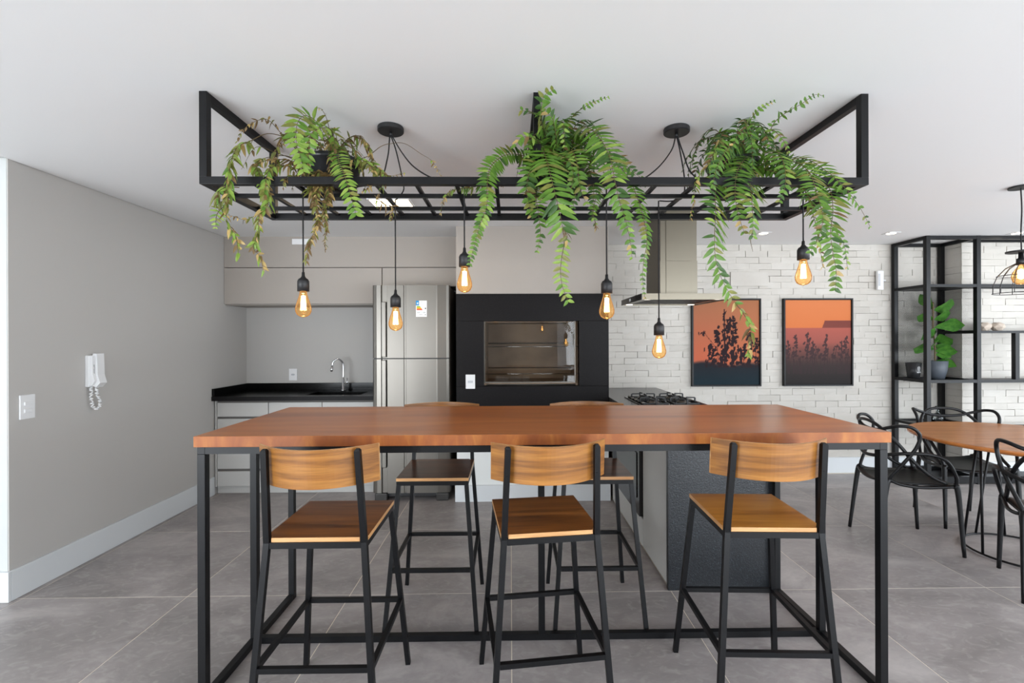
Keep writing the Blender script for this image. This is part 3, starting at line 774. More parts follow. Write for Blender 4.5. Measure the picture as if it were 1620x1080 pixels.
def perf(w_, h_, pitch=0.0135):
    """perforated sheet in the y/z plane: hexagonal cells, each a thin ring"""
    b = MB(); R_ = pitch/math.sqrt(3); r_ = R_*0.88
    nx = int(w_/pitch); nz = int(h_/(R_*1.5))
    for j in range(nz):
        for i_ in range(nx - (j % 2)):
            cy_ = pitch*(0.5+i_+0.5*(j % 2)); cz = R_ + j*R_*1.5
            v = [(0, cy_+R_*math.sin(k*PI/3), cz+R_*math.cos(k*PI/3)) for k in range(6)] + [(0, cy_+r_*math.sin(k*PI/3), cz+r_*math.cos(k*PI/3)) for k in range(6)]
            b.poly(v, [(k, (k+1) % 6, 6+(k+1) % 6, 6+k) for k in range(6)])
    return b
pf = perf(RY1-RY0-2*T+0.002, 0.895)
me_ = pf.mesh('perforated_panel', M_BLACKM, fix=False)
for x in (T/2, RX1-RX0+T/2):
    o = D.objects.new('perforated_panel', me_); COL.objects.link(o); o.parent = rk; o.location = (x, T, 1.017)
o = perf(RX1-RX0-T, 0.895).build('perforated_panel', M_BLACKM, rk, fix=False); o.rotation_euler = (0, 0, -PI/2); o.location = (T, RY1-RY0-T/2, 1.017)

# plants and objects on the shelf
pt = empty('potted_fiddle_leaf_fig', (4.31, 4.74, 1.0045), label='fiddle leaf fig in a slate grey pot inside the black shelving', cat='plant')
MB().lathe([(0.052, 0), (0.066, 0.004), (0.088, 0.09), (0.096, 0.185), (0.090, 0.187), (0.084, 0.16), (0.0, 0.16)], n=28).build('pot', M_POTG, pt)
MB().lathe([(0.083, 0.1605), (0.04, 0.166), (0.0, 0.168)], n=20).build('soil', M_SOIL, pt)
MB().tube(spline([(-0.01, 0, 0.165), (-0.012, 0, 0.35), (-0.02, 0.01, 0.52), (-0.028, 0.0, 0.66), (-0.03, 0, 0.78)]), 0.007, 8, rr=None).build('stem', M_STEM, pt)
def big_leaf(p, az, el, ln, wd, droop=0.5, roll=0.0):
    v = []; f = []; n = 7
    d = Vector((math.cos(az)*math.cos(el), math.sin(az)*math.cos(el), math.sin(el))); s_ = Vector((-math.sin(az), math.cos(az), 0)); nn = s_.cross(d)
    rl = roll; s_, nn = s_*math.cos(rl)+nn*math.sin(rl), nn*math.cos(rl)-s_*math.sin(rl)
    prof = [0.02, 0.30, 0.52, 0.75, 0.98, 0.92, 0.52, 0.02]
    for i_ in range(n+1):
        t = i_/n; c_ = Vector(p) + d*ln*t - Vector((0, 0, 1))*droop*ln*t*t*0.5
        for k in (-1, -0.5, 0, 0.5, 1):
            v.append(c_ + s_*wd*prof[i_]*k - nn*abs(k)*-0.12*wd*prof[i_] + nn*0.05*wd*math.sin(t*12+k*3)*abs(k))
    for i_ in range(n):
        for k in range(4): f.append((i_*5+k, i_*5+k+1, (i_+1)*5+k+1, (i_+1)*5+k))
    return MB().poly(v, f, 0, True)
figl = [(0.70, 2.4, 1.0, 0.20, 0.05, 0.0), (0.70, 0.1, 0.30, 0.24, 0.07, 0.1), (0.60, 0.0, 0.5, 0.19, 0.06, 0.2), (0.52, -0.4, 0.35, 0.26, 0.065, 0.5), (0.44, 3.4, 0.35, 0.16, 0.06, 0.5), (0.42, 1.2, 0.4, 0.18, 0.055, 0.5),
        (0.38, -1.2, 0.4, 0.17, 0.055, 0.5), (0.33, 0.2, 0.2, 0.22, 0.05, 0.6), (0.30, 3.0, 0.3, 0.2, 0.055, 0.5), (0.28, -0.5, 0.3, 0.19, 0.05, 0.6), (0.25, 0.1, 0.1, 0.2, 0.035, 0.5), (0.18, -0.2, 0.1, 0.2, 0.04, 0.7), (0.34, -2.4, 0.3, 0.17, 0.05, 0.6), (0.6, 2.6, 0.5, 0.15, 0.05, 0.4)]
for (z, az, el, ln, wd, dr) in figl:
    big_leaf((-0.02, 0, z), az, el, ln, wd*1.35, dr, (0.95 if math.cos(az) > 0 else -0.95)).build('leaf', M_FICUS, pt, fix=False)
bp_ = empty('black_pot', (4.13, 4.80, 1.0045), label='black pot with a small white emblem beside the slate grey pot', cat='pot')
MB().lathe([(0.045, 0), (0.05, 0.003), (0.068, 0.165), (0.062, 0.166), (0.055, 0.12), (0, 0.12)], n=24).build('body', M_POT, bp_)
e_ = MB()
for (a, b, c_, d_) in ((-0.012, -0.008, 0.085, 0.125), (0.008, 0.012, 0.085, 0.125), (-0.012, 0.012, 0.121, 0.125), (-0.012, 0.012, 0.103, 0.107), (-0.012, 0.012, 0.085, 0.089), (-0.018, 0.018, 0.072, 0.076), (-0.018, 0.018, 0.064, 0.067)):
    e_.box(a, b, -0.0655, -0.060, c_, d_)
e_.build('emblem', M_WHITEP, bp_)
# faceted stone ornaments
M_STONE = mat('beige_stone', (190, 176, 162), 0.75)
def stone(loc, label, rz):
    r = MB(); n = 6; v = []
    rr = random.Random(int(loc[0]*100))
    for (z, q, of) in ((0, 0.035, 0), (0.035, 0.068, 0.5), (0.062, 0.06, 0), (0.082, 0.03, 0.5)):
        for k in range(n):
            a = 2*PI*(k+of)/n; v.append((q*math.cos(a), q*0.9*math.sin(a), z))
    f = [tuple(range(n-1, -1, -1)), tuple(range(3*n, 4*n))]
    for i_ in range(3):
        for k in range(n):
            if i_ % 2 == 0: f += [(i_*n+k, i_*n+(k+1) % n, (i_+1)*n+k), (i_*n+(k+1) % n, (i_+1)*n+(k+1) % n, (i_+1)*n+k)]
            else: f += [(i_*n+k, i_*n+(k+1) % n, (i_+1)*n+(k+1) % n), (i_*n+k, (i_+1)*n+(k+1) % n, (i_+1)*n+k)]
    o = r.poly(v, f).build('faceted_ornament', M_STONE); o.location = loc; o.rotation_euler = (0, 0, rz)
    return tag(o, label, 'ornament')
stone((4.665, 4.60, 1.4905), 'left of the two faceted beige stone ornaments on the shelf right of the fig', 0.3)
stone((4.795, 4.60, 1.4905), 'right of the two faceted beige stone ornaments on the shelf right of the fig', 0.9)
jr = empty('glass_decanter', (4.36, 4.78, 0.5605), label='small clear glass decanter on the lower level of the shelving', cat='decanter')
MB().lathe([(0.03, 0), (0.05, 0.006), (0.055, 0.05), (0.03, 0.085), (0.012, 0.10), (0.012, 0.125), (0.018, 0.13)], n=20).build('body', M_CLEARB, jr)
MB().lathe([(0.006, 0.118), (0.008, 0.131), (0.022, 0.145), (0.018, 0.165), (0.0, 0.17)], n=16).build('stopper', M_CLEARB, jr)

# ---------------------------------------------------------------- left wall fittings
s2 = empty('light_switch', (WL+0.007, 2.725, 1.05), label='white light switch plate with two rockers low on the left grey wall', cat='switch')
MB().bbox(0, 0.010, -0.042, 0.042, -0.068, 0.068, 0.003).build('plate', M_WHITEP, s2)
for z in (-0.022, 0.018):
    MB().bbox(0.010, 0.016, -0.022, 0.022, z-0.010, z+0.010, 0.002).build('rocker', M_WHITEP, s2)
ic = empty('intercom_handset', (WL+0.007, 3.14, 1.23), label='white wall intercom with handset and curled cord on the grey wall', cat='intercom'); ic.scale = (0.75, 0.6, 0.97)
MB().bbox(0, 0.035, -0.075, 0.04, -0.11, 0.10, 0.006).build('base', M_WHITEP, ic)
pr = [(0.036, 0.112), (0.072, 0.112), (0.076, 0.04), (0.078, -0.03), (0.098, -0.085), (0.062, -0.115), (0.036, -0.105)]
hs = MB(); hs.prism([(p[0], p[1]) for p in pr], 'Y', -0.03, 0.06)
ob = hs.build('handset', M_WHITEP, ic)
def rail_face(y0, y1, name):
    pr2 = [(0.03, 0.095), (0.056, 0.095), (0.058, -0.02), (0.074, -0.07), (0.05, -0.10), (0.03, -0.10)]
    return MB().prism(pr2, 'Y', y0, y1).build(name, M_WHITEP, ic)
rail_face(-0.062, -0.034, 'cradle')
tx = MB(); rr = random.Random(2)
for k in range(9):
    z = 0.035 - k*0.0075
    tx.box(0.0582, 0.0588, -0.046-rr.random()*0.004, -0.040, z-0.0022, z+0.0022)
tx.build('emblem', M_TINT, ic)
cpts = []
path = spline([(0.05, 0.0, -0.115), (0.052, -0.005, -0.15), (0.05, 0.03, -0.20), (0.05, 0.035, -0.24), (0.045, 0.0, -0.262), (0.04, -0.04, -0.235), (0.04, -0.055, -0.18), (0.035, -0.05, -0.13), (0.02, -0.03, -0.112)], 14)
hel = []
for i_, p in enumerate(path):
    a = i_*1.15; hel.append(p + Vector((0.009*math.cos(a), 0.012*math.sin(a), 0.004*math.sin(a*0.7))))
MB().tube(spline([tuple(h) for h in hel], 3), 0.0052, 6).build('curled_cord', M_WHITEP, ic)

# ---------------------------------------------------------------- bar table
TX0, TX1, TY0, TY1, TZ = -1.227, 1.503, 1.85, 2.65, 1.05
tb = empty('bar_table', (0.138, 2.25, 0), label='long bar height table with orange-brown wood top on black steel frame', cat='table')
def tp_(n, mb, m, **k):
    mb.v = [(p[0]-0.138, p[1]-2.25, p[2]) for p in mb.v]; return mb.build(n, m, tb, **k)
top = tp_('tabletop', MB().bbox(TX0, TX1, TY0, TY1, TZ-0.042, TZ, 0.0015), [M_TABLE, M_EDGE])
for p in top.data.polygons:
    if abs(p.normal.z) < 0.5: p.material_index = 1
q = 0.03; fz = TZ-0.0425
lx = {'l': TX0+0.006, 'r': TX1-0.006-q}
for s_ in ('l', 'r'):
    x = lx[s_]
    for y in (TY0+0.012, 2.235, TY1-q-0.006):
        tp_('leg', MB().bbox(x, x+q, y, y+q, 0.001, fz-q, 0.001), M_BLACK)
    tp_('frame_rail', MB().bbox(x, x+q, TY0+0.012, TY1-0.006, fz-q+0.0005, fz, 0.001), M_BLACK)
    for (a, b) in ((TY0+0.012+q, 2.235), (2.235+q, TY1-q-0.006)):
        tp_('floor_rail', MB().box(x+0.001, x+q-0.001, a, b, 0.001, q), M_BLACK)
tp_('leg', MB().bbox(0.128, 0.128+q, 2.235, 2.265, q+0.0005, fz-q, 0.001), M_BLACK)
tp_('floor_rail', MB().box(lx['l']+q, lx['r'], 2.236, 2.264, 0.001, q), M_BLACK)
for y in (TY0+0.012, 2.235, TY1-q-0.006):
    tp_('frame_rail', MB().box(lx['l']+q, lx['r'], y+0.001, y+q-0.001, fz-q+0.001, fz), M_BLACK)

# ---------------------------------------------------------------- bar stools
def make_stool(seat_mat, label):
    r = empty('bar_stool', (0, 0, 0), label=label, cat='stool', group='wooden bar stools around the bar table')
    sz = 0.735; t = 0.010
    # seat with notches for the back posts
    out = [(-0.178, 0.186), (-0.178, -0.176), (-0.152, -0.176), (-0.152, -0.190), (0.152, -0.190), (0.152, -0.176), (0.178, -0.176), (0.178, 0.186)]
    o = MB().prism(out, 'Z', sz-0.012, sz+0.003).build('seat', [seat_mat, M_SEDGE], r)
    for p in o.data.polygons:
        if abs(p.normal.z) < 0.5: p.material_index = 1
    fb = MB(); zc = sz-0.0235
    fb.box(-0.177, 0.177, 0.165, 0.185, zc-t, zc+t+0.001).box(-0.157, 0.157, -0.195, -0.177, zc-t, zc+t+0.001)
    fb.box(-0.177, -0.157, -0.177, 0.165, zc-t, zc+t+0.001).box(0.157, 0.177, -0.177, 0.165, zc-t, zc+t+0.001)
    fb.build('seat_frame', M_BLACK, r)
    feet = {}
    for sx in (-1, 1):
        tpf = Vector((sx*0.167, 0.176, zc-t)); btf = Vector((sx*0.222, 0.250, 0.0)); tpr = Vector((sx*0.167, -0.187, zc+t)); btr = Vector((sx*0.218, -0.235, 0.0))
        MB().tube([tpf, btf], t, square=True, upv=(0, 1, 0)).build('leg', M_BLACK, r)
        MB().tube([tpr, btr], t, square=True, upv=(0, 1, 0)).build('leg', M_BLACK, r)
        feet[sx] = (tpf, btf, tpr, btr)
        o = MB().tube([(sx*0.167, -0.187, zc+t), (sx*0.157, -0.2255, 1.045), (sx*0.1568, -0.2265, 1.052)], t, square=True, upv=(0, 1, 0), rr=[t, t, t*0.6]).build('back_post', M_BLACK, r)
        bo = MB()
        for z in (0.955, 1.02):
            bo.lathe([(0.006, 0), (0.005, -0.003), (0, -0.003)], (sx*0.158, -0.2265-(z-1.0)*0.11, z), 10, axis='Y')
        bo.build('bolt', M_BLACK, o)
    def lerpz(a, b, z): k = (a.z-z)/(a.z-b.z); return a.lerp(b, k)
    zr = 0.30
    F_ = {s_: lerpz(feet[s_][0], feet[s_][1], zr) for s_ in (-1, 1)}; R_ = {s_: lerpz(feet[s_][2], feet[s_][3], zr) for s_ in (-1, 1)}
    sh = 0.0105
    for a, b in ((F_[-1]+Vector((sh, 0, 0)), F_[1]-Vector((sh, 0, 0))), (R_[-1]+Vector((sh, 0, 0)), R_[1]-Vector((sh, 0, 0))), (R_[-1]+Vector((0, sh, 0)), F_[-1]-Vector((0, sh, 0))), (R_[1]+Vector((0, sh, 0)), F_[1]-Vector((0, sh, 0)))):
        MB().tube([a, b], 0.009, square=True, upv=(0, 0, 1)).build('footrest_bar', M_BLACK, r)
    v = []; f = []; n = 30; th_ = 0.011
    for i_ in range(n+1):
        x = -0.209 + 0.418*i_/n
        yy = -0.260 + 0.108*(x/0.209)**2
        for (z, k) in ((0.921, 0), (1.055, 0), (1.055, 1), (0.921, 1)):
            v.append((x, yy - (z-1.0)*0.115 + k*th_, z))
    for i_ in range(n):
        for k in range(4): f.append((i_*4+k, i_*4+(k+1) % 4, (i_+1)*4+(k+1) % 4, (i_+1)*4+k))
    f.append((0, 1, 2, 3)); f.append((n*4, n*4+3, n*4+2, n*4+1))
    o = MB().poly(v, f).build('backrest', [M_BACK, M_SEDGE], r)
    for p in o.data.polygons:
        if abs(p.normal.z) > 0.5 or abs(p.normal.x) > 0.9: p.material_index = 1
    return r
proto = make_stool(M_SEAT, 'nearest bar stool at the left end of the bar table, backrest towards us')
def place(o, x, y, rz): o.location = (x, y, 0.001); o.rotation_euler = (0, 0, rz)
place(proto, -0.676, 1.838, 0.0)
spec = [(0.118, 1.863, math.radians(7), 'middle near bar stool turned slightly, in front of the table centre', None),
        (0.955, 1.885, math.radians(-2.5), 'near bar stool with a honey-coloured seat at the right end of the table', M_SEATL),
        (-0.388, 2.528, PI, 'far side bar stool in front of the refrigerator, facing us', M_SEATD),
        (0.430, 2.528, PI, 'far side bar stool in front of the grill base beside the peninsula, facing us', M_SEATD)]
for (x, y, rz, lab, sm_) in spec:
    o = copy_tree(proto); place(o, x, y, rz); o['label'] = lab
    if sm_:
        for ch_ in o.children:
            if ch_.name.startswith('seat') and not ch_.name.startswith('seat_frame'):
                ch_.data = ch_.data.copy(); ch_.data.materials[0] = sm_

# ---------------------------------------------------------------- dining table
dt = empty('round_dining_table', (3.42, 3.09, 0), label='round wooden dining table on thin black rods and a floor ring', cat='table')
Rt = 0.62
MB().lathe([(0, 0.728), (Rt-0.03, 0.728), (Rt-0.004, 0.740), (Rt, 0.752), (Rt, 0.756)], n=72).build('table_edge', M_DINEE, dt)
MB().lathe([(Rt-0.001, 0.7565), (Rt-0.004, 0.760), (0, 0.760)], n=72, smooth=False).build('tabletop', M_DINE, dt)
rg = [(0.30*math.cos(2*PI*k/48)-0.045, 0.30*math.sin(2*PI*k/48)-0.018, 0.010) for k in range(49)]
MB().tube(rg, 0.007, 8).build('floor_ring', M_BLACK, dt)
for k in range(4):
    for d_ in (-1, 1):
        a0 = PI*0.93 + k*PI/2 + d_*0.30; a1 = PI*0.93 + k*PI/2 + d_*0.06
        MB().tube([(0.30*math.cos(a0)-0.045, 0.30*math.sin(a0)-0.018, 0.012), (0.25*math.cos(a1)-0.045, 0.25*math.sin(a1)-0.018, 0.727)], 0.0075, 8).build('rod', M_BLACK, dt)

# ---------------------------------------------------------------- dining chairs
def make_chair(label):
    r = empty('dining_chair', (0, 0, 0), label=label, cat='chair', group='black dining chairs round the dining table')
    # seat shell: x across, +y forward
    v = []; f = []; nx, ny = 10, 10
    for j in range(ny+1):
        t = j/ny; y = -0.20 + 0.42*t
        hw = 0.175 + 0.05*t - 0.03*max(0, t-0.85)/0.15*0.5
        for i_ in range(nx+1):
            s_ = -1+2*i_/nx
            z = 0.452 - 0.022*(1-s_*s_)*(1-0.5*t) - 0.012*max(0, t-0.7) + 0.004*(s_**4)
            if t < 0.15: z += 0.012*(0.15-t)/0.15
            v.append((hw*s_, y + 0.02*(1-s_*s_)*(t-0.5)*2, z))
    for j in range(ny):
        for i_ in range(nx):
            a = j*(nx+1)+i_; f.append((a, a+1, a+nx+2, a+nx+1))
    o = MB().poly(v, f, 0, True).build('seat', M_CHAIR, r)
    md = o.modifiers.new('thick', 'SOLIDIFY'); md.thickness = 0.012; md.offset = -1
    def tb_(name, pts, r_, rr=None, n=10):
        P = spline(pts, 7); m_ = len(P)
        R_ = [rr[0]+(rr[1]-rr[0])*i_/(m_-1) for i_ in range(m_)] if rr else None
        return MB().tube(P, r_, n, rr=R_).build(name, M_CHAIR, r)
    for sx in (-1, 1):
        tb_('leg', [(sx*0.218, 0.185, 0.455), (sx*0.226, 0.20, 0.41), (sx*0.236, 0.228, 0.0)], 0.015, (0.021, 0.011))
        tb_('leg', [(sx*0.180, -0.175, 0.47), (sx*0.188, -0.195, 0.41), (sx*0.195, -0.245, 0.0)], 0.015, (0.021, 0.011))
    E = lambda pts: [(-p[0], p[1], p[2]) for p in pts[::-1] if p[0] > 0.001] + pts
    tb_('ear_rail', E([(0, -0.205, 0.782), (0.10, -0.20, 0.790), (0.19, -0.185, 0.818), (0.248, -0.15, 0.840), (0.275, -0.09, 0.835), (0.275, -0.045, 0.785), (0.262, -0.06, 0.70), (0.232, -0.11, 0.60), (0.195, -0.165, 0.50), (0.182, -0.178, 0.46)]), 0.011)
    tb_('arch_rail', E([(0, -0.225, 0.842), (0.09, -0.218, 0.832), (0.16, -0.19, 0.79), (0.205, -0.13, 0.71), (0.225, -0.05, 0.60), (0.222, 0.05, 0.51), (0.215, 0.14, 0.465)]), 0.011)
    tb_('arm_rail', E([(0, -0.225, 0.60), (0.10, -0.21, 0.612), (0.19, -0.165, 0.64), (0.25, -0.08, 0.662), (0.272, 0.02, 0.662), (0.268, 0.11, 0.625), (0.24, 0.18, 0.52), (0.222, 0.192, 0.455)]), 0.0115)
    tb_('side_rail', [(0.222, 0.19, 0.45), (0.225, 0.0, 0.436), (0.205, -0.12, 0.445), (0.182, -0.178, 0.47)], 0.0105)
    tb_('side_rail', [(-0.222, 0.19, 0.45), (-0.225, 0.0, 0.436), (-0.205, -0.12, 0.445), (-0.182, -0.178, 0.47)], 0.0105)
    return r
chA = make_chair('black looped armchair left of the round dining table, by the bar table leg')
def face(o, x, y, dx, dy): o.location = (x, y, 0.001); o.rotation_euler = (0, 0, math.atan2(dy, dx)-PI/2)
face(chA, 2.755, 3.30, 0.47, -0.095)
chB = copy_tree(chA); face(chB, 3.52, 3.65, -0.115, -0.47); chB['label'] = 'black looped armchair behind the round table, nearest the shelving and facing us'
chC = copy_tree(chA); face(chC, 3.045, 2.556, 0.64, 0.77); chC['label'] = 'black looped armchair cut by the right edge of the photo, nearest us'

# ---------------------------------------------------------------- cage pendant over the dining table
cg = empty('cage_pendant_lamp', (3.361, 3.07, HC), label='black wire cage pendant lamp hanging over the round dining table', cat='lamp')
MB().lathe([(0.0, -0.001), (0.062, -0.001), (0.062, -0.012), (0.0, -0.012)], n=24, smooth=False).build('canopy', M_BLACKM, cg)
MB().tube(spline([(0, 0, -0.012), (0.006, 0, -0.15), (0, 0, -0.30), (0.003, 0, -0.42)]), 0.004, 6).build('cord', M_CORD, cg)
MB().lathe([(0.0, -0.42), (0.075, -0.424), (0.075, -0.434), (0.0, -0.434)], n=28, smooth=False).build('disc', M_BLACKM, cg)
MB().lathe([(0.012, -0.434), (0.014, -0.47), (0.024, -0.475), (0.024, -0.515), (0.0, -0.515)], n=18).build('socket', M_BLACKM, cg)
bb = MB().lathe([(0.014, -0.5155), (0.02, -0.53), (0.042, -0.565), (0.048, -0.595), (0.040, -0.625), (0.02, -0.642), (0.0, -0.645)], n=20).build('bulb', M_AMBER, cg)
MB().lathe([(0.0, -0.54), (0.016, -0.55), (0.018, -0.60), (0.0, -0.612)], n=10).build('filament', M_FIL, bb)
prof = [(0.026, -0.505), (0.075, -0.535), (0.115, -0.585), (0.135, -0.645), (0.137, -0.70)]
for k in range(12):
    a = 2*PI*k/12
    MB().tube([(p[0]*math.cos(a), p[0]*math.sin(a), p[1]) for p in prof], 0.0022, 5).build('cage_wire', M_BLACKM, cg)
for (rr_, zz) in ((0.115, -0.585), (0.137, -0.70)):
    MB().tube([(rr_*math.cos(2*PI*k/36), rr_*math.sin(2*PI*k/36), zz) for k in range(37)], 0.0024, 5).build('cage_ring', M_BLACKM, cg)

# ---------------------------------------------------------------- ceiling lights
pl = empty('square_ceiling_light', (-0.857, 3.489, HC-0.0005), label='lit square flush ceiling light behind the wilted fern', cat='lamp')
MB().box(-0.15, 0.15, -0.15, 0.15, -0.008, 0.0).build('frame', M_WHITEP, pl)
MB().box(-0.135, 0.135, -0.135, 0.135, -0.0095, -0.0082).build('diffuser', M_LED, pl)
for (x, lab) in ((2.385, 'recessed ceiling spot above the framed photographs, just right of the rightmost fern'), (3.602, 'recessed ceiling spot just left of the black shelving unit'), (4.81, 'recessed ceiling spot over the shelving, near the cage pendant cord')):
    r = empty('recessed_spot', (x, 4.43, HC-0.0005), label=lab, cat='lamp', group='recessed spots along the brick wall')
    MB().box(-0.052, 0.052, -0.052, 0.052, -0.004, 0).build('bezel', M_WHITEP, r)
    MB().lathe([(0.0, -0.0052), (0.038, -0.0052), (0.038, -0.0042)], n=20, smooth=False).build('diffuser', M_LEDS, r)

# ---------------------------------------------------------------- hanging rack
HX0_, HX1_, HY0_, HY1_, HZ = -1.237, 1.458, 1.905, 2.485, 2.044
hr = empty('hanging_plant_rack', ((HX0_+HX1_)/2, 2.195, HC), label='black square-tube rack hung from the ceiling over the bar table', cat='rack')
ox, oy = (HX0_+HX1_)/2, 2.195
def hp(n, mb, m=M_BLACK):
    mb.v = [(p[0]-ox, p[1]-oy, p[2]-HC) for p in mb.v]; return mb.build(n, m, hr)
B = 0.03
for x in (HX0_, (HX0_+HX1_)/2-B/2, HX1_-B):
    hp('post', MB().bbox(x, x+B, HY0_, HY0_+B, HZ+B+0.0003, HC-0.001, 0.001))
    hp('post', MB().bbox(x, x+B, HY1_-B, HY1_, HZ+B+0.0003, HC-0.001, 0.001))
    hp('ceiling_bar', MB().bbox(x, x+B, HY0_+B+0.0005, HY1_-B-0.0005, HC-B-0.001, HC-0.001, 0.001))
for y in (HY0_, HY1_-B):
    hp('long_bar', MB().bbox(HX0_, HX1_, y, y+B, HZ, HZ+B, 0.001))
for x in (HX0_, HX1_-B):
    hp('end_bar', MB().box(x, x+B, HY0_+B, HY1_-B, HZ+0.0005, HZ+B-0.0005))
b2 = 0.016
for y in (2.085, 2.285):
    hp('inner_bar', MB().box(HX0_+B, HX1_-B, y, y+b2, HZ+0.001, HZ+0.001+b2))
for k in range(1, 16):
    x = HX0_+B/2 + (HX1_-HX0_-B)*k/16 - b2/2
    hp('cross_bar', MB().box(x, x+b2, HY0_+B, HY1_-B, HZ+0.001+b2, HZ+0.001+2*b2-0.003))
PZ = HZ + 2*b2 - 0.0015

# ---------------------------------------------------------------- bulb pendants
def bulb_parts(parent, p, top):
    """p: bulb bottom, real size; hangs on a vertical cord"""
    z = p.z - top.z
    loc = Vector((p.x, p.y, p.z))
    def q(mb): mb.v = [(v_[0]+loc.x-top.x, v_[1]+loc.y-top.y, v_[2]+loc.z-top.z) for v_ in mb.v]; return mb
    q(MB().lathe([(0.006, 0.195), (0.007, 0.178), (0.012, 0.170), (0.020, 0.165), (0.0245, 0.155), (0.0245, 0.112), (0.02, 0.1115), (0.0, 0.1115)], n=24)).build('socket', M_RUB, parent)
    bprof = [(0.0145, 0.111), (0.016, 0.100), (0.021, 0.082), (0.028, 0.060), (0.0335, 0.038), (0.0325, 0.024), (0.026, 0.010), (0.014, 0.002), (0.004, 0.0), (0.0, -0.002)]
    b = q(MB().lathe(bprof, n=28)).build('bulb', M_AMBER, parent)
    fm = MB(); n = 6
    for k in range(n):
        a = 2*PI*k/n
        fm.tube([(0.0062*math.cos(a), 0.0062*math.sin(a), 0.092), (0.0095*math.cos(a+0.25), 0.0095*math.sin(a+0.25), 0.030)], 0.0028, 6)
    q(fm).build('filament', M_FIL, b)
    q(MB().lathe([(0.010, 0.1105), (0.006, 0.100), (0.003, 0.088), (0.0, 0.086)], n=12)).build('glass_stem', M_CHROME, b)
def pendant(cx_, cy_, label, drops):
    top = Vector((cx_, cy_, HC-0.001))
    r = empty('bulb_pendant_lamp', top, label=label, cat='lamp', group='three-bulb pendant lamps over the bar table')
    MB().lathe([(0.0, 0.0), (0.058, 0.0), (0.060, -0.004), (0.060, -0.020), (0.056, -0.024), (0.0, -0.024)], n=32, smooth=False).build('canopy', M_RUB, r)
    MB().lathe([(0.008, -0.024), (0.007, -0.04), (0.0, -0.04)], n=12).build('cord_grip', M_RUB, r)
    for k, (bx, by, bY, via) in enumerate(drops):
        b = at(bx, by, bY)
        dx = (k-1)*0.004
        pts = [(dx, 0, -0.036)] + [tuple(at(x, y, Y) - top) for (x, y, Y) in via]
        last = Vector((b.x, b.y, b.z+0.19)) - top
        path_ = spline(pts + [(last.x, last.y, HZ+B+0.012-top.z)], 8) + [Vector((last.x, last.y, HZ-0.05-top.z)), last]
        MB().tube(path_, 0.0032, 6).build('cord', M_CORD, r)
        bulb_parts(r, b, top)
    return r
pendant(-0.557, 2.225, 'three-bulb pendant lamp on black cords, canopy left of the central fern', [
    (480, 501.5, 2.075, [(613, 250, 2.2), (600, 285, 2.18), (560, 296, 2.12), (510, 296, 2.08)]),
    (626, 523.0, 2.275, [(627, 240, 2.24), (637, 285, 2.25), (638, 302, 2.26)]),
    (735, 462.5, 2.075, [(635, 240, 2.2), (655, 264, 2.18), (685, 282, 2.14), (720, 291, 2.10)])])
pendant(0.787, 2.227, 'three-bulb pendant lamp on black cords, canopy left of the rightmost fern', [
    (960, 504.4, 2.075, [(1062, 238, 2.2), (1040, 266, 2.16), (1010, 287, 2.12), (980, 294, 2.09)]),
    (1042.7, 566.8, 2.275, [(1076, 240, 2.24), (1083, 285, 2.25), (1080, 312, 2.27), (1062, 318, 2.28)]),
    (1271, 451.0, 2.075, [(1080, 240, 2.2), (1095, 275, 2.16), (1130, 292, 2.12), (1220, 292, 2.09)])])

# ---------------------------------------------------------------- ferns
def leaflet(mb, p, d, nrm, ln, wd, mi, curl=0.2, sickle=0.12, rnd=None, segs=4):
    d = d.normalized(); s_ = nrm.cross(d)
    if s_.length < 1e-5: return
    s_.normalize(); nn = d.cross(s_)
    if nn.z < 0: nn = -nn
    v = []; prof = [0.30, 1.0, 0.92, 0.62, 0.0] if segs == 4 else [0.3, 1.0, 0.0]
    for i_ in range(segs+1):
        t = i_/segs
        c_ = p + d*ln*t*(1-0.15*curl*t) + s_*sickle*ln*t*t - Vector((0, 0, 1))*curl*ln*t*t
        w_ = wd*0.5*prof[i_]
        if i_ == segs: v.append(c_)
        else:
            v.append(c_ - s_*w_ + nn*w_*0.35); v.append(c_); v.append(c_ + s_*w_ + nn*w_*0.35)
    f = []
    for i_ in range(segs-1):
        a = i_*3; f += [(a, a+1, a+4, a+3), (a+1, a+2, a+5, a+4)]
    a = (segs-1)*3; f += [(a, a+1, 3*segs), (a+1, a+2, 3*segs)]
    mb.poly(v, f, mi, True)

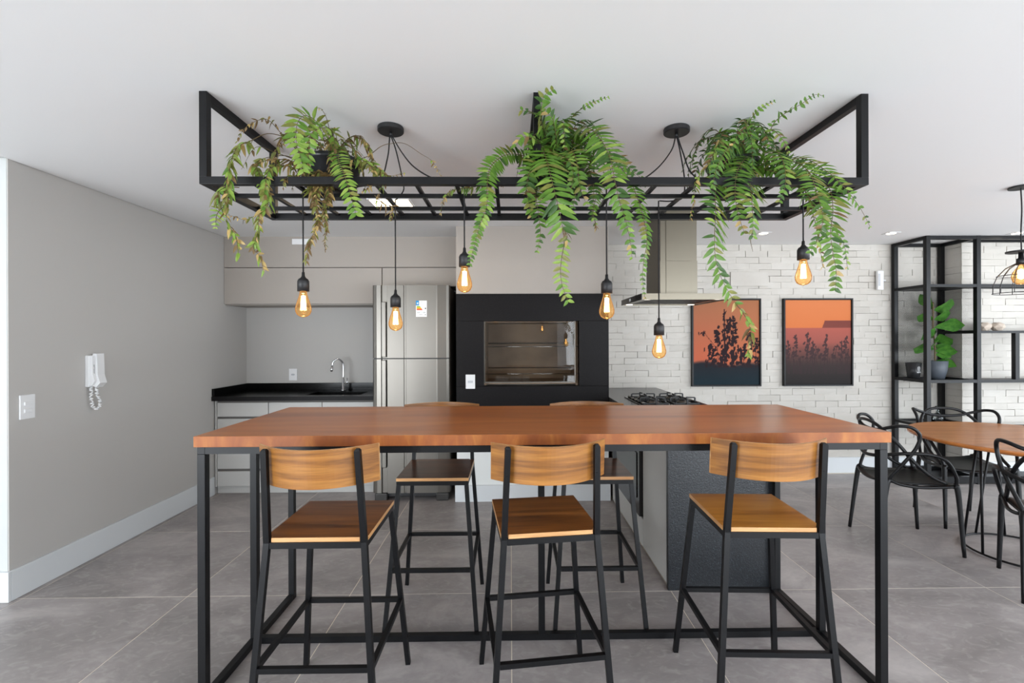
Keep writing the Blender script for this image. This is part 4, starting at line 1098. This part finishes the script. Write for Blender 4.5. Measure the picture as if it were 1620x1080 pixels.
def frond(parent, org, pts, L0, rng, style='green', spacing=0.019, wfac=0.27, nrm0=None, tip=0.25, bare=0.08, base=0.75, curl=0.15, w0=None):
    P = spline(pts, 10)
    # cumulative
    cum = [0]
    for a, b in zip(P, P[1:]): cum.append(cum[-1] + (b-a).length)
    tot = cum[-1]
    mb = MB()
    mb.tube([q - org for q in P], 0.0016, 5, mi=6, rr=[0.0021*(1-0.7*i_/len(P)) for i_ in range(len(P))])
    if style in ('wilt', 'brown'): spacing *= 0.72
    n = max(4, int(tot/spacing)); k = 0
    def samp(s_):
        for i_ in range(len(cum)-1):
            if cum[i_+1] >= s_:
                u = (s_-cum[i_])/max(1e-9, cum[i_+1]-cum[i_]); return P[i_].lerp(P[i_+1], u), (P[i_+1]-P[i_]).normalized()
        return P[-1], (P[-1]-P[-2]).normalized()
    nb = Vector(nrm0) if nrm0 else Vector((rng.uniform(-0.45, 0.45), -1, rng.uniform(0.0, 0.6)))
    for i_ in range(n+1):
        t = i_/n
        if t < bare: continue
        p, T_ = samp(t*tot)
        Np = nb - T_*nb.dot(T_)
        if Np.length < 0.1: Np = Vector((0, 0, 1)) - T_*T_.z
        Np.normalize(); S_ = T_.cross(Np)
        env = min(1, base + (1-base)*t/0.3) if t < 0.3 else (1 if t < 0.55 else 1-(1-tip)*(t-0.55)/0.45)
        for sd in (-1, 1):
            ln = L0*env*rng.uniform(0.86, 1.15); wd = min(L0*wfac*0.92*rng.uniform(0.85, 1.15), ln*0.6)
            a = 0.28 + 0.35*t + rng.uniform(-0.12, 0.12)
            if style == 'green':
                if rng.random() < 0.04: continue
                dr = S_*sd*math.cos(a) + T_*math.sin(a) + Np*rng.uniform(-0.25, 0.25)
                x = rng.random(); mi = 0 if x < 0.62 else (1 if x < 0.80 else (3 if x < 0.90 else (2 if x < 0.995 else 4)))
                if t > 0.93 and rng.random() < 0.3: mi = rng.choice([2, 3, 5])
                leaflet(mb, p-org, dr, Np, ln, wd, mi, curl*rng.uniform(0.4, 1.6), 0.12*sd*-1)
            elif style == 'dark':
                if rng.random() < 0.06: continue
                dr = S_*sd*math.cos(a) + T_*math.sin(a) + Np*rng.uniform(-0.4, 0.4)
                x = rng.random(); mi = 1 if x < 0.6 else (0 if x < 0.9 else 4)
                leaflet(mb, p-org, dr, Np, ln, wd, mi, curl*rng.uniform(0.4, 1.6), -0.12*sd)
            elif style == 'light':
                dr = S_*sd*math.cos(a) + T_*math.sin(a) + Np*rng.uniform(-0.25, 0.25)
                mi = rng.choice([2, 2, 0, 0, 2, 2, 3])
                leaflet(mb, p-org, dr, Np, ln, wd, mi, curl*rng.uniform(0.4, 1.6), -0.12*sd)
            else:
                if rng.random() < (0.22 if style != 'sparse' else 0.78): continue
                dr = S_*sd*rng.uniform(0.3, 1) + T_*rng.uniform(0.1, 1.1) + Np*rng.uniform(-0.8, 0.8) + Vector((0, 0, -0.35))
                Nr = Np + Vector((rng.uniform(-1, 1), rng.uniform(-1, 1), rng.uniform(-1, 1)))*0.9
                if style == 'wilt': mi = rng.choice([2, 2, 3, 3, 3, 4, 0, 2, 5]) if t < 0.88 else rng.choice([5, 4, 5, 2])
                elif style == 'brown': mi = rng.choice([4, 4, 4, 5, 3, 3])
                else: mi = rng.choice([3, 4, 2, 3])
                leaflet(mb, p-org, dr, Nr, ln*rng.uniform(0.7, 1.3), wd*0.85, mi, rng.uniform(0.1, 0.6), rng.uniform(-0.4, 0.4))
    return mb.build('frond', LEAFS, parent, fix=False)

def fern(name, label, px, py, pot_r, pot_h, seed):
    org = Vector((px, py, PZ))
    r = empty(name, org, label=label, cat='plant', group='potted ferns on the hanging rack')
    MB().lathe([(pot_r*0.72, 0.001), (pot_r*0.76, 0.006), (pot_r*0.95, pot_h*0.86), (pot_r, pot_h*0.87), (pot_r, pot_h), (pot_r*0.93, pot_h), (pot_r*0.9, pot_h-0.02), (0, pot_h-0.02)], n=32).build('pot', M_POT, r)
    MB().lathe([(pot_r*0.89, pot_h-0.0195), (pot_r*0.5, pot_h-0.010), (0, pot_h-0.006)], n=24).build('soil', M_SOIL, r)
    return r, org, random.Random(seed)

def arc_fronds(r, org, rng, ph, n, reach, drop, style, L0, zmax=0.16, azr=(0, 2*PI), w=0.27, spacing=0.019):
    for k in range(n):
        az = azr[0] + (azr[1]-azr[0])*(k+rng.random())/n
        R_ = rng.uniform(*reach); h = rng.uniform(0.5, 1)*zmax; dp = rng.uniform(*drop)
        b = org + Vector((0, 0, ph)); d = Vector((math.cos(az), math.sin(az), 0))
        p1 = b + d*0.02 + Vector((0, 0, -0.012)); p2 = b + d*R_*0.3 + Vector((0, 0, h*0.8)); p3 = b + d*R_*0.65 + Vector((0, 0, h)); p4 = b + d*R_*0.95 + Vector((0, 0, h*0.3)); p5 = b + d*R_*1.05 - Vector((0, 0, dp))
        for q in (p2, p3, p4):
            q.z = min(q.z, HC-0.05)
        nr = (Vector((0, 0, 1)) + d*0.8)
        frond(r, org, [p1, p2, p3, p4, p5], L0*rng.uniform(0.8, 1.1), rng, style, spacing, w, nr, curl=0.25)

def fr_list(r, org, rng, ph, conv, lst):
    for e in lst:
        Y0, Y1 = e['Y']; pts = e['p']; n = len(pts)
        P = []
        for i_, (x, y) in enumerate(pts):
            X_, Y_ = conv(x, y); t = i_/(n-1)
            yy = Y0 + (Y1-Y0)*min(1, t/0.55) if not e.get('lin') else Y0 + (Y1-Y0)*t
            P.append(at(X_, Y_, yy))
        if e.get('root', True):
            P = [org + Vector((rng.uniform(-0.04, 0.04), rng.uniform(-0.04, 0.04), ph-0.012))] + P
        for q in P: q.z = min(q.z, HC-0.02)
        frond(r, org, P, e['L'], rng, e.get('s', 'green'), e.get('sp', 0.021), e.get('w', 0.25), tip=e.get('tip', 0.3), bare=e.get('bare', 0.1), base=e.get('base', 0.7), curl=e.get('c', 0.15), nrm0=e.get('n'))

ct3 = lambda x, y: (660+x/3, 120+y/3)
ct4 = lambda x, y: (980+x/2.843, 120+y/2.843)
ct2 = lambda x, y: (300+x/3.176, 120+y/3.176)
# central fern
rC, oC, gC = fern('potted_fern', 'lush green fern in the middle of the hanging rack', 0.235, 2.16, 0.115, 0.15, 21)
fr_list(rC, oC, gC, 0.15, ct3, [
    dict(p=[(620, 300), (600, 340), (622, 430), (650, 540), (675, 640), (690, 720)], Y=(2.05, 1.74), L=0.088, bare=0.12, w=0.24, tip=0.75),
    dict(p=[(690, 720), (698, 790), (688, 850), (680, 930), (690, 1000), (715, 1065)], Y=(1.74, 1.74), L=0.036, root=False, s='light', tip=0.8, base=0.5, bare=0.15, w=0.4),
    dict(p=[(660, 420), (620, 320), (592, 220), (590, 150), (602, 95), (640, 70)], Y=(2.05, 1.82), L=0.082, tip=0.25),
    dict(p=[(680, 330), (700, 250), (740, 190), (790, 150), (850, 118), (905, 102)], Y=(2.05, 1.84), L=0.030, sp=0.015, w=0.45),
    dict(p=[(720, 350), (760, 260), (810, 245), (870, 300), (915, 390), (938, 500), (962, 600), (990, 690), (1010, 780), (1020, 860)], Y=(2.1, 1.72), L=0.076, tip=0.2),
    dict(p=[(760, 400), (900, 380), (1000, 480), (1045, 580), (1075, 680), (1090, 780), (1075, 880), (1070, 960), (1080, 1050)], Y=(2.1, 1.80), L=0.046, w=0.35, tip=0.2, sp=0.018),
    dict(p=[(600, 430), (510, 380), (420, 375), (350, 430), (332, 520), (330, 620), (300, 700), (275, 790), (250, 890)], Y=(2.1, 1.80), L=0.050, w=0.36, sp=0.016),
    dict(p=[(560, 470), (400, 500), (250, 530), (160, 545), (125, 590), (110, 650)], Y=(2.15, 2.02), L=0.030, w=0.45, sp=0.016, s='wilt', bare=0.35),
    dict(p=[(720, 380), (750, 450), (755, 530), (740, 620)], Y=(2.05, 1.86), L=0.055, s='dark'),
    dict(p=[(780, 400), (825, 470), (838, 560), (830, 670)], Y=(2.05, 1.88), L=0.055, s='dark'),
    dict(p=[(600, 440), (560, 520), (570, 620), (585, 740), (570, 830)], Y=(2.1, 1.80), L=0.060, tip=0.2),
    dict(p=[(640, 400), (560, 420), (530, 500), (545, 600)], Y=(2.05, 1.86), L=0.062, s='dark'),
    dict(p=[(660, 350), (640, 250), (690, 220), (700, 330)], Y=(2.05, 1.92), L=0.050),
    dict(p=[(700, 330), (680, 290), (600, 260), (540, 300), (520, 380)], Y=(2.05, 1.90), L=0.055),
    dict(p=[(620, 300), (570, 200), (540, 170), (500, 165)], Y=(2.0, 1.84), L=0.05, tip=0.6),
    dict(p=[(740, 330), (860, 330), (960, 400), (1080, 500)], Y=(2.1, 1.95), L=0.055, s='dark', tip=0.5),
    dict(p=[(600, 300), (640, 360), (720, 400), (740, 480), (720, 560)], Y=(2.0, 1.84), L=0.060),
    dict(p=[(830, 480), (850, 560), (835, 640), (845, 700)], Y=(2.0, 1.86), L=0.045, s='green', tip=0.3),
    dict(p=[(640, 430), (600, 350), (560, 300), (500, 290), (470, 330)], Y=(2.05, 1.84), L=0.070, tip=0.4),
    dict(p=[(660, 400), (660, 300), (640, 200), (600, 170)], Y=(2.05, 1.86), L=0.075, tip=0.5),
    dict(p=[(650, 440), (600, 400), (540, 440), (520, 540), (540, 660)], Y=(2.0, 1.82), L=0.070, tip=0.3),
    dict(p=[(700, 420), (730, 350), (760, 420), (770, 520), (800, 600)], Y=(2.0, 1.84), L=0.064, tip=0.3),
    dict(p=[(845, 690), (850, 730)], Y=(1.86, 1.86), L=0.02, s='brown', root=False),
    dict(p=[(690, 725), (712, 760), (700, 800)], Y=(1.735, 1.735), L=0.03, s='brown', root=False, w=0.5)])
arc_fronds(rC, oC, gC, 0.15, 14, (0.12, 0.24), (0.02, 0.16), 'dark', 0.055, 0.17)
# right fern
rR, oR, gR = fern('potted_fern', 'dense green fern at the right end of the hanging rack', 1.02, 2.16, 0.115, 0.15, 33)
fr_list(rR, oR, gR, 0.15, ct4, [
    dict(p=[(640, 330), (690, 220), (750, 165), (820, 125), (880, 85), (915, 90)], Y=(2.05, 1.85), L=0.032, sp=0.02, w=0.4),
    dict(p=[(600, 350), (570, 240), (610, 170), (660, 130), (695, 115)], Y=(2.05, 1.86), L=0.034, sp=0.016, w=0.4),
    dict(p=[(580, 380), (500, 370), (445, 430), (432, 520), (432, 620), (428, 720), (432, 820), (455, 900), (490, 970), (520, 1020)], Y=(2.1, 1.74), L=0.074, w=0.24, sp=0.024, tip=0.5),
    dict(p=[(520, 1020), (560, 1070), (590, 1140), (592, 1200), (580, 1250)], Y=(1.74, 1.74), L=0.034, s='wilt', root=False, tip=0.6, bare=0, w=0.45),
    dict(p=[(600, 400), (588, 470), (595, 560), (600, 650), (600, 720)], Y=(2.05, 1.78), L=0.085, w=0.2, tip=0.3),
    dict(p=[(570, 360), (530, 430), (520, 540), (540, 640), (560, 700)], Y=(2.05, 1.80), L=0.066, tip=0.3),
    dict(p=[(680, 380), (770, 380), (850, 430), (890, 540), (915, 640), (890, 740), (860, 790)], Y=(2.1, 1.76), L=0.070, w=0.22),
    dict(p=[(700, 400), (820, 370), (920, 420), (1010, 500), (1080, 590), (1127, 678)], Y=(2.1, 1.86), L=0.058, w=0.25, sp=0.022, tip=0.2),
    dict(p=[(720, 420), (850, 430), (940, 500), (960, 600), (950, 700), (960, 800), (975, 880), (970, 955)], Y=(2.1, 1.76), L=0.072, w=0.26, tip=0.35),
    dict(p=[(720, 420), (800, 450), (850, 560), (880, 660), (900, 760), (915, 860)], Y=(2.1, 1.88), L=0.045, s='wilt'),
    dict(p=[(640, 400), (700, 340), (740, 400), (745, 500), (720, 560)], Y=(2.05, 1.82), L=0.060, w=0.26),
    dict(p=[(560, 420), (470, 300), (450, 290), (400, 400), (350, 460), (340, 520), (320, 640)], Y=(2.1, 1.90), L=0.035, s='wilt', w=0.4),
    dict(p=[(560, 330), (520, 300), (470, 350), (430, 440), (420, 520)], Y=(2.05, 1.86), L=0.055, s='dark'),
    dict(p=[(620, 300), (580, 260), (540, 260), (500, 330)], Y=(2.05, 1.92), L=0.050, s='green'),
    dict(p=[(640, 290), (680, 240), (730, 280), (760, 340)], Y=(2.05, 1.94), L=0.050, s='green'),
    dict(p=[(690, 430), (820, 500), (880, 600), (960, 680), (1010, 760), (1025, 860)], Y=(2.05, 1.82), L=0.05, s='green', tip=0.3),
    dict(p=[(600, 700), (590, 740), (600, 790)], Y=(1.8, 1.8), L=0.01, s='sparse', root=False)])
arc_fronds(rR, oR, gR, 0.15, 16, (0.12, 0.22), (0.02, 0.14), 'dark', 0.050, 0.17)
# wilted fern on the left
rL, oL, gL = fern('potted_fern', 'wilted half-brown fern in a black pot at the left end of the hanging rack', -0.80, 2.15, 0.128, 0.15, 44)
fr_list(rL, oL, gL, 0.15, ct2, [
    dict(p=[(690, 380), (650, 250), (590, 200), (545, 230), (535, 320), (560, 420), (570, 470)], Y=(2.1, 1.88), L=0.062, s='light', w=0.34, tip=0.5, sp=0.020, bare=0.3),
    dict(p=[(700, 400), (720, 300), (690, 260), (610, 290), (600, 380), (590, 450)], Y=(2.1, 1.90), L=0.052, s='light', w=0.36, tip=0.5, bare=0.25),
    dict(p=[(640, 430), (520, 330), (400, 290), (300, 330), (240, 360), (205, 440), (195, 560), (185, 640), (190, 740), (230, 800), (245, 890)], Y=(2.1, 1.80), L=0.040, s='wilt', w=0.5, sp=0.014, tip=0.6, bare=0.38),
    dict(p=[(600, 440), (470, 400), (340, 430), (350, 490), (375, 560), (395, 640), (350, 700), (345, 780), (320, 860), (355, 910), (370, 975)], Y=(2.1, 1.82), L=0.040, s='wilt', w=0.5, sp=0.015, tip=0.5, bare=0.3),
    dict(p=[(640, 460), (560, 470), (470, 450), (400, 470), (380, 560), (370, 660), (290, 720), (200, 700)], Y=(2.08, 1.86), L=0.036, s='wilt', w=0.45, sp=0.016, bare=0.2),
    dict(p=[(600, 420), (480, 310), (400, 225), (340, 225), (270, 270), (240, 330)], Y=(2.12, 1.95), L=0.036, s='brown', w=0.35, sp=0.024, bare=0.5),
    dict(p=[(650, 470), (610, 560), (640, 660), (645, 740), (600, 840), (585, 930)], Y=(2.05, 1.86), L=0.036, s='brown', w=0.4, sp=0.011, tip=0.4),
    dict(p=[(690, 480), (700, 580), (680, 680), (690, 780)], Y=(2.05, 1.86), L=0.036, s='brown', w=0.4, sp=0.011, tip=0.4),
    dict(p=[(660, 470), (650, 560), (625, 640), (650, 720)], Y=(2.05, 1.86), L=0.036, s='brown', w=0.4, sp=0.011),
    dict(p=[(740, 370), (750, 430), (785, 520), (812, 610), (835, 690)], Y=(2.05, 1.80), L=0.048, s='light', w=0.34, sp=0.02, tip=0.7, bare=0.2),
    dict(p=[(740, 440), (860, 420), (930, 490), (900, 560), (870, 580)], Y=(2.1, 1.92), L=0.042, s='wilt', w=0.4, sp=0.018, bare=0.3),
    dict(p=[(760, 450), (900, 440), (980, 500), (960, 570), (935, 640)], Y=(2.12, 1.92), L=0.040, s='wilt', w=0.4, sp=0.018, bare=0.3),
    dict(p=[(760, 440), (900, 460), (1000, 500), (1075, 490)], Y=(2.12, 1.98), L=0.036, s='wilt', w=0.4, bare=0.6),
    dict(p=[(760, 430), (880, 410), (960, 355), (1010, 340), (1080, 340), (1160, 390), (1220, 430), (1260, 500)], Y=(2.12, 2.0), L=0.035, s='wilt', w=0.3, bare=0.86, sp=0.02),
    dict(p=[(720, 400), (705, 290), (690, 220), (665, 170), (640, 162), (625, 180)], Y=(2.12, 2.0), L=0.018, s='brown', w=0.4, bare=0.8),
    dict(p=[(760, 420), (740, 340), (770, 320), (820, 350), (880, 410)], Y=(2.12, 2.05), L=0.02, s='sparse', bare=0.7),
    dict(p=[(930, 600), (970, 640), (1020, 660), (1010, 720)], Y=(2.0, 2.0), L=0.034, s='brown', root=False, sp=0.02),
    dict(p=[(600, 450), (520, 430), (440, 420), (330, 440), (310, 450)], Y=(2.08, 1.92), L=0.038, s='brown', w=0.4, sp=0.016, bare=0.25),
    dict(p=[(620, 470), (540, 500), (480, 520), (470, 560)], Y=(2.08, 1.90), L=0.038, s='brown', w=0.4, sp=0.015, bare=0.2),
    dict(p=[(640, 430), (540, 370), (480, 300), (470, 340)], Y=(2.08, 1.95), L=0.04, s='wilt', w=0.4, sp=0.018, bare=0.3),
    dict(p=[(560, 430), (420, 380), (330, 360), (260, 470)], Y=(2.08, 1.95), L=0.035, s='sparse', w=0.4, sp=0.018, bare=0.3),
    dict(p=[(690, 700), (680, 800), (682, 880)], Y=(1.86, 1.86), L=0.018, s='brown', root=False, sp=0.012),
    dict(p=[(250, 560), (160, 560), (140, 620), (190, 640)], Y=(1.85, 1.82), L=0.045, s='wilt', root=False, sp=0.016, w=0.4),
    dict(p=[(190, 640), (140, 690), (130, 760)], Y=(1.85, 1.82), L=0.035, s='light', root=False, sp=0.016, w=0.3)])
arc_fronds(rL, oL, gL, 0.15, 9, (0.12, 0.24), (0.05, 0.16), 'brown', 0.034, 0.10, w=0.4, spacing=0.017)
arc_fronds(rL, oL, gL, 0.15, 6, (0.12, 0.22), (0.0, 0.1), 'wilt', 0.038, 0.12, w=0.4, spacing=0.02)
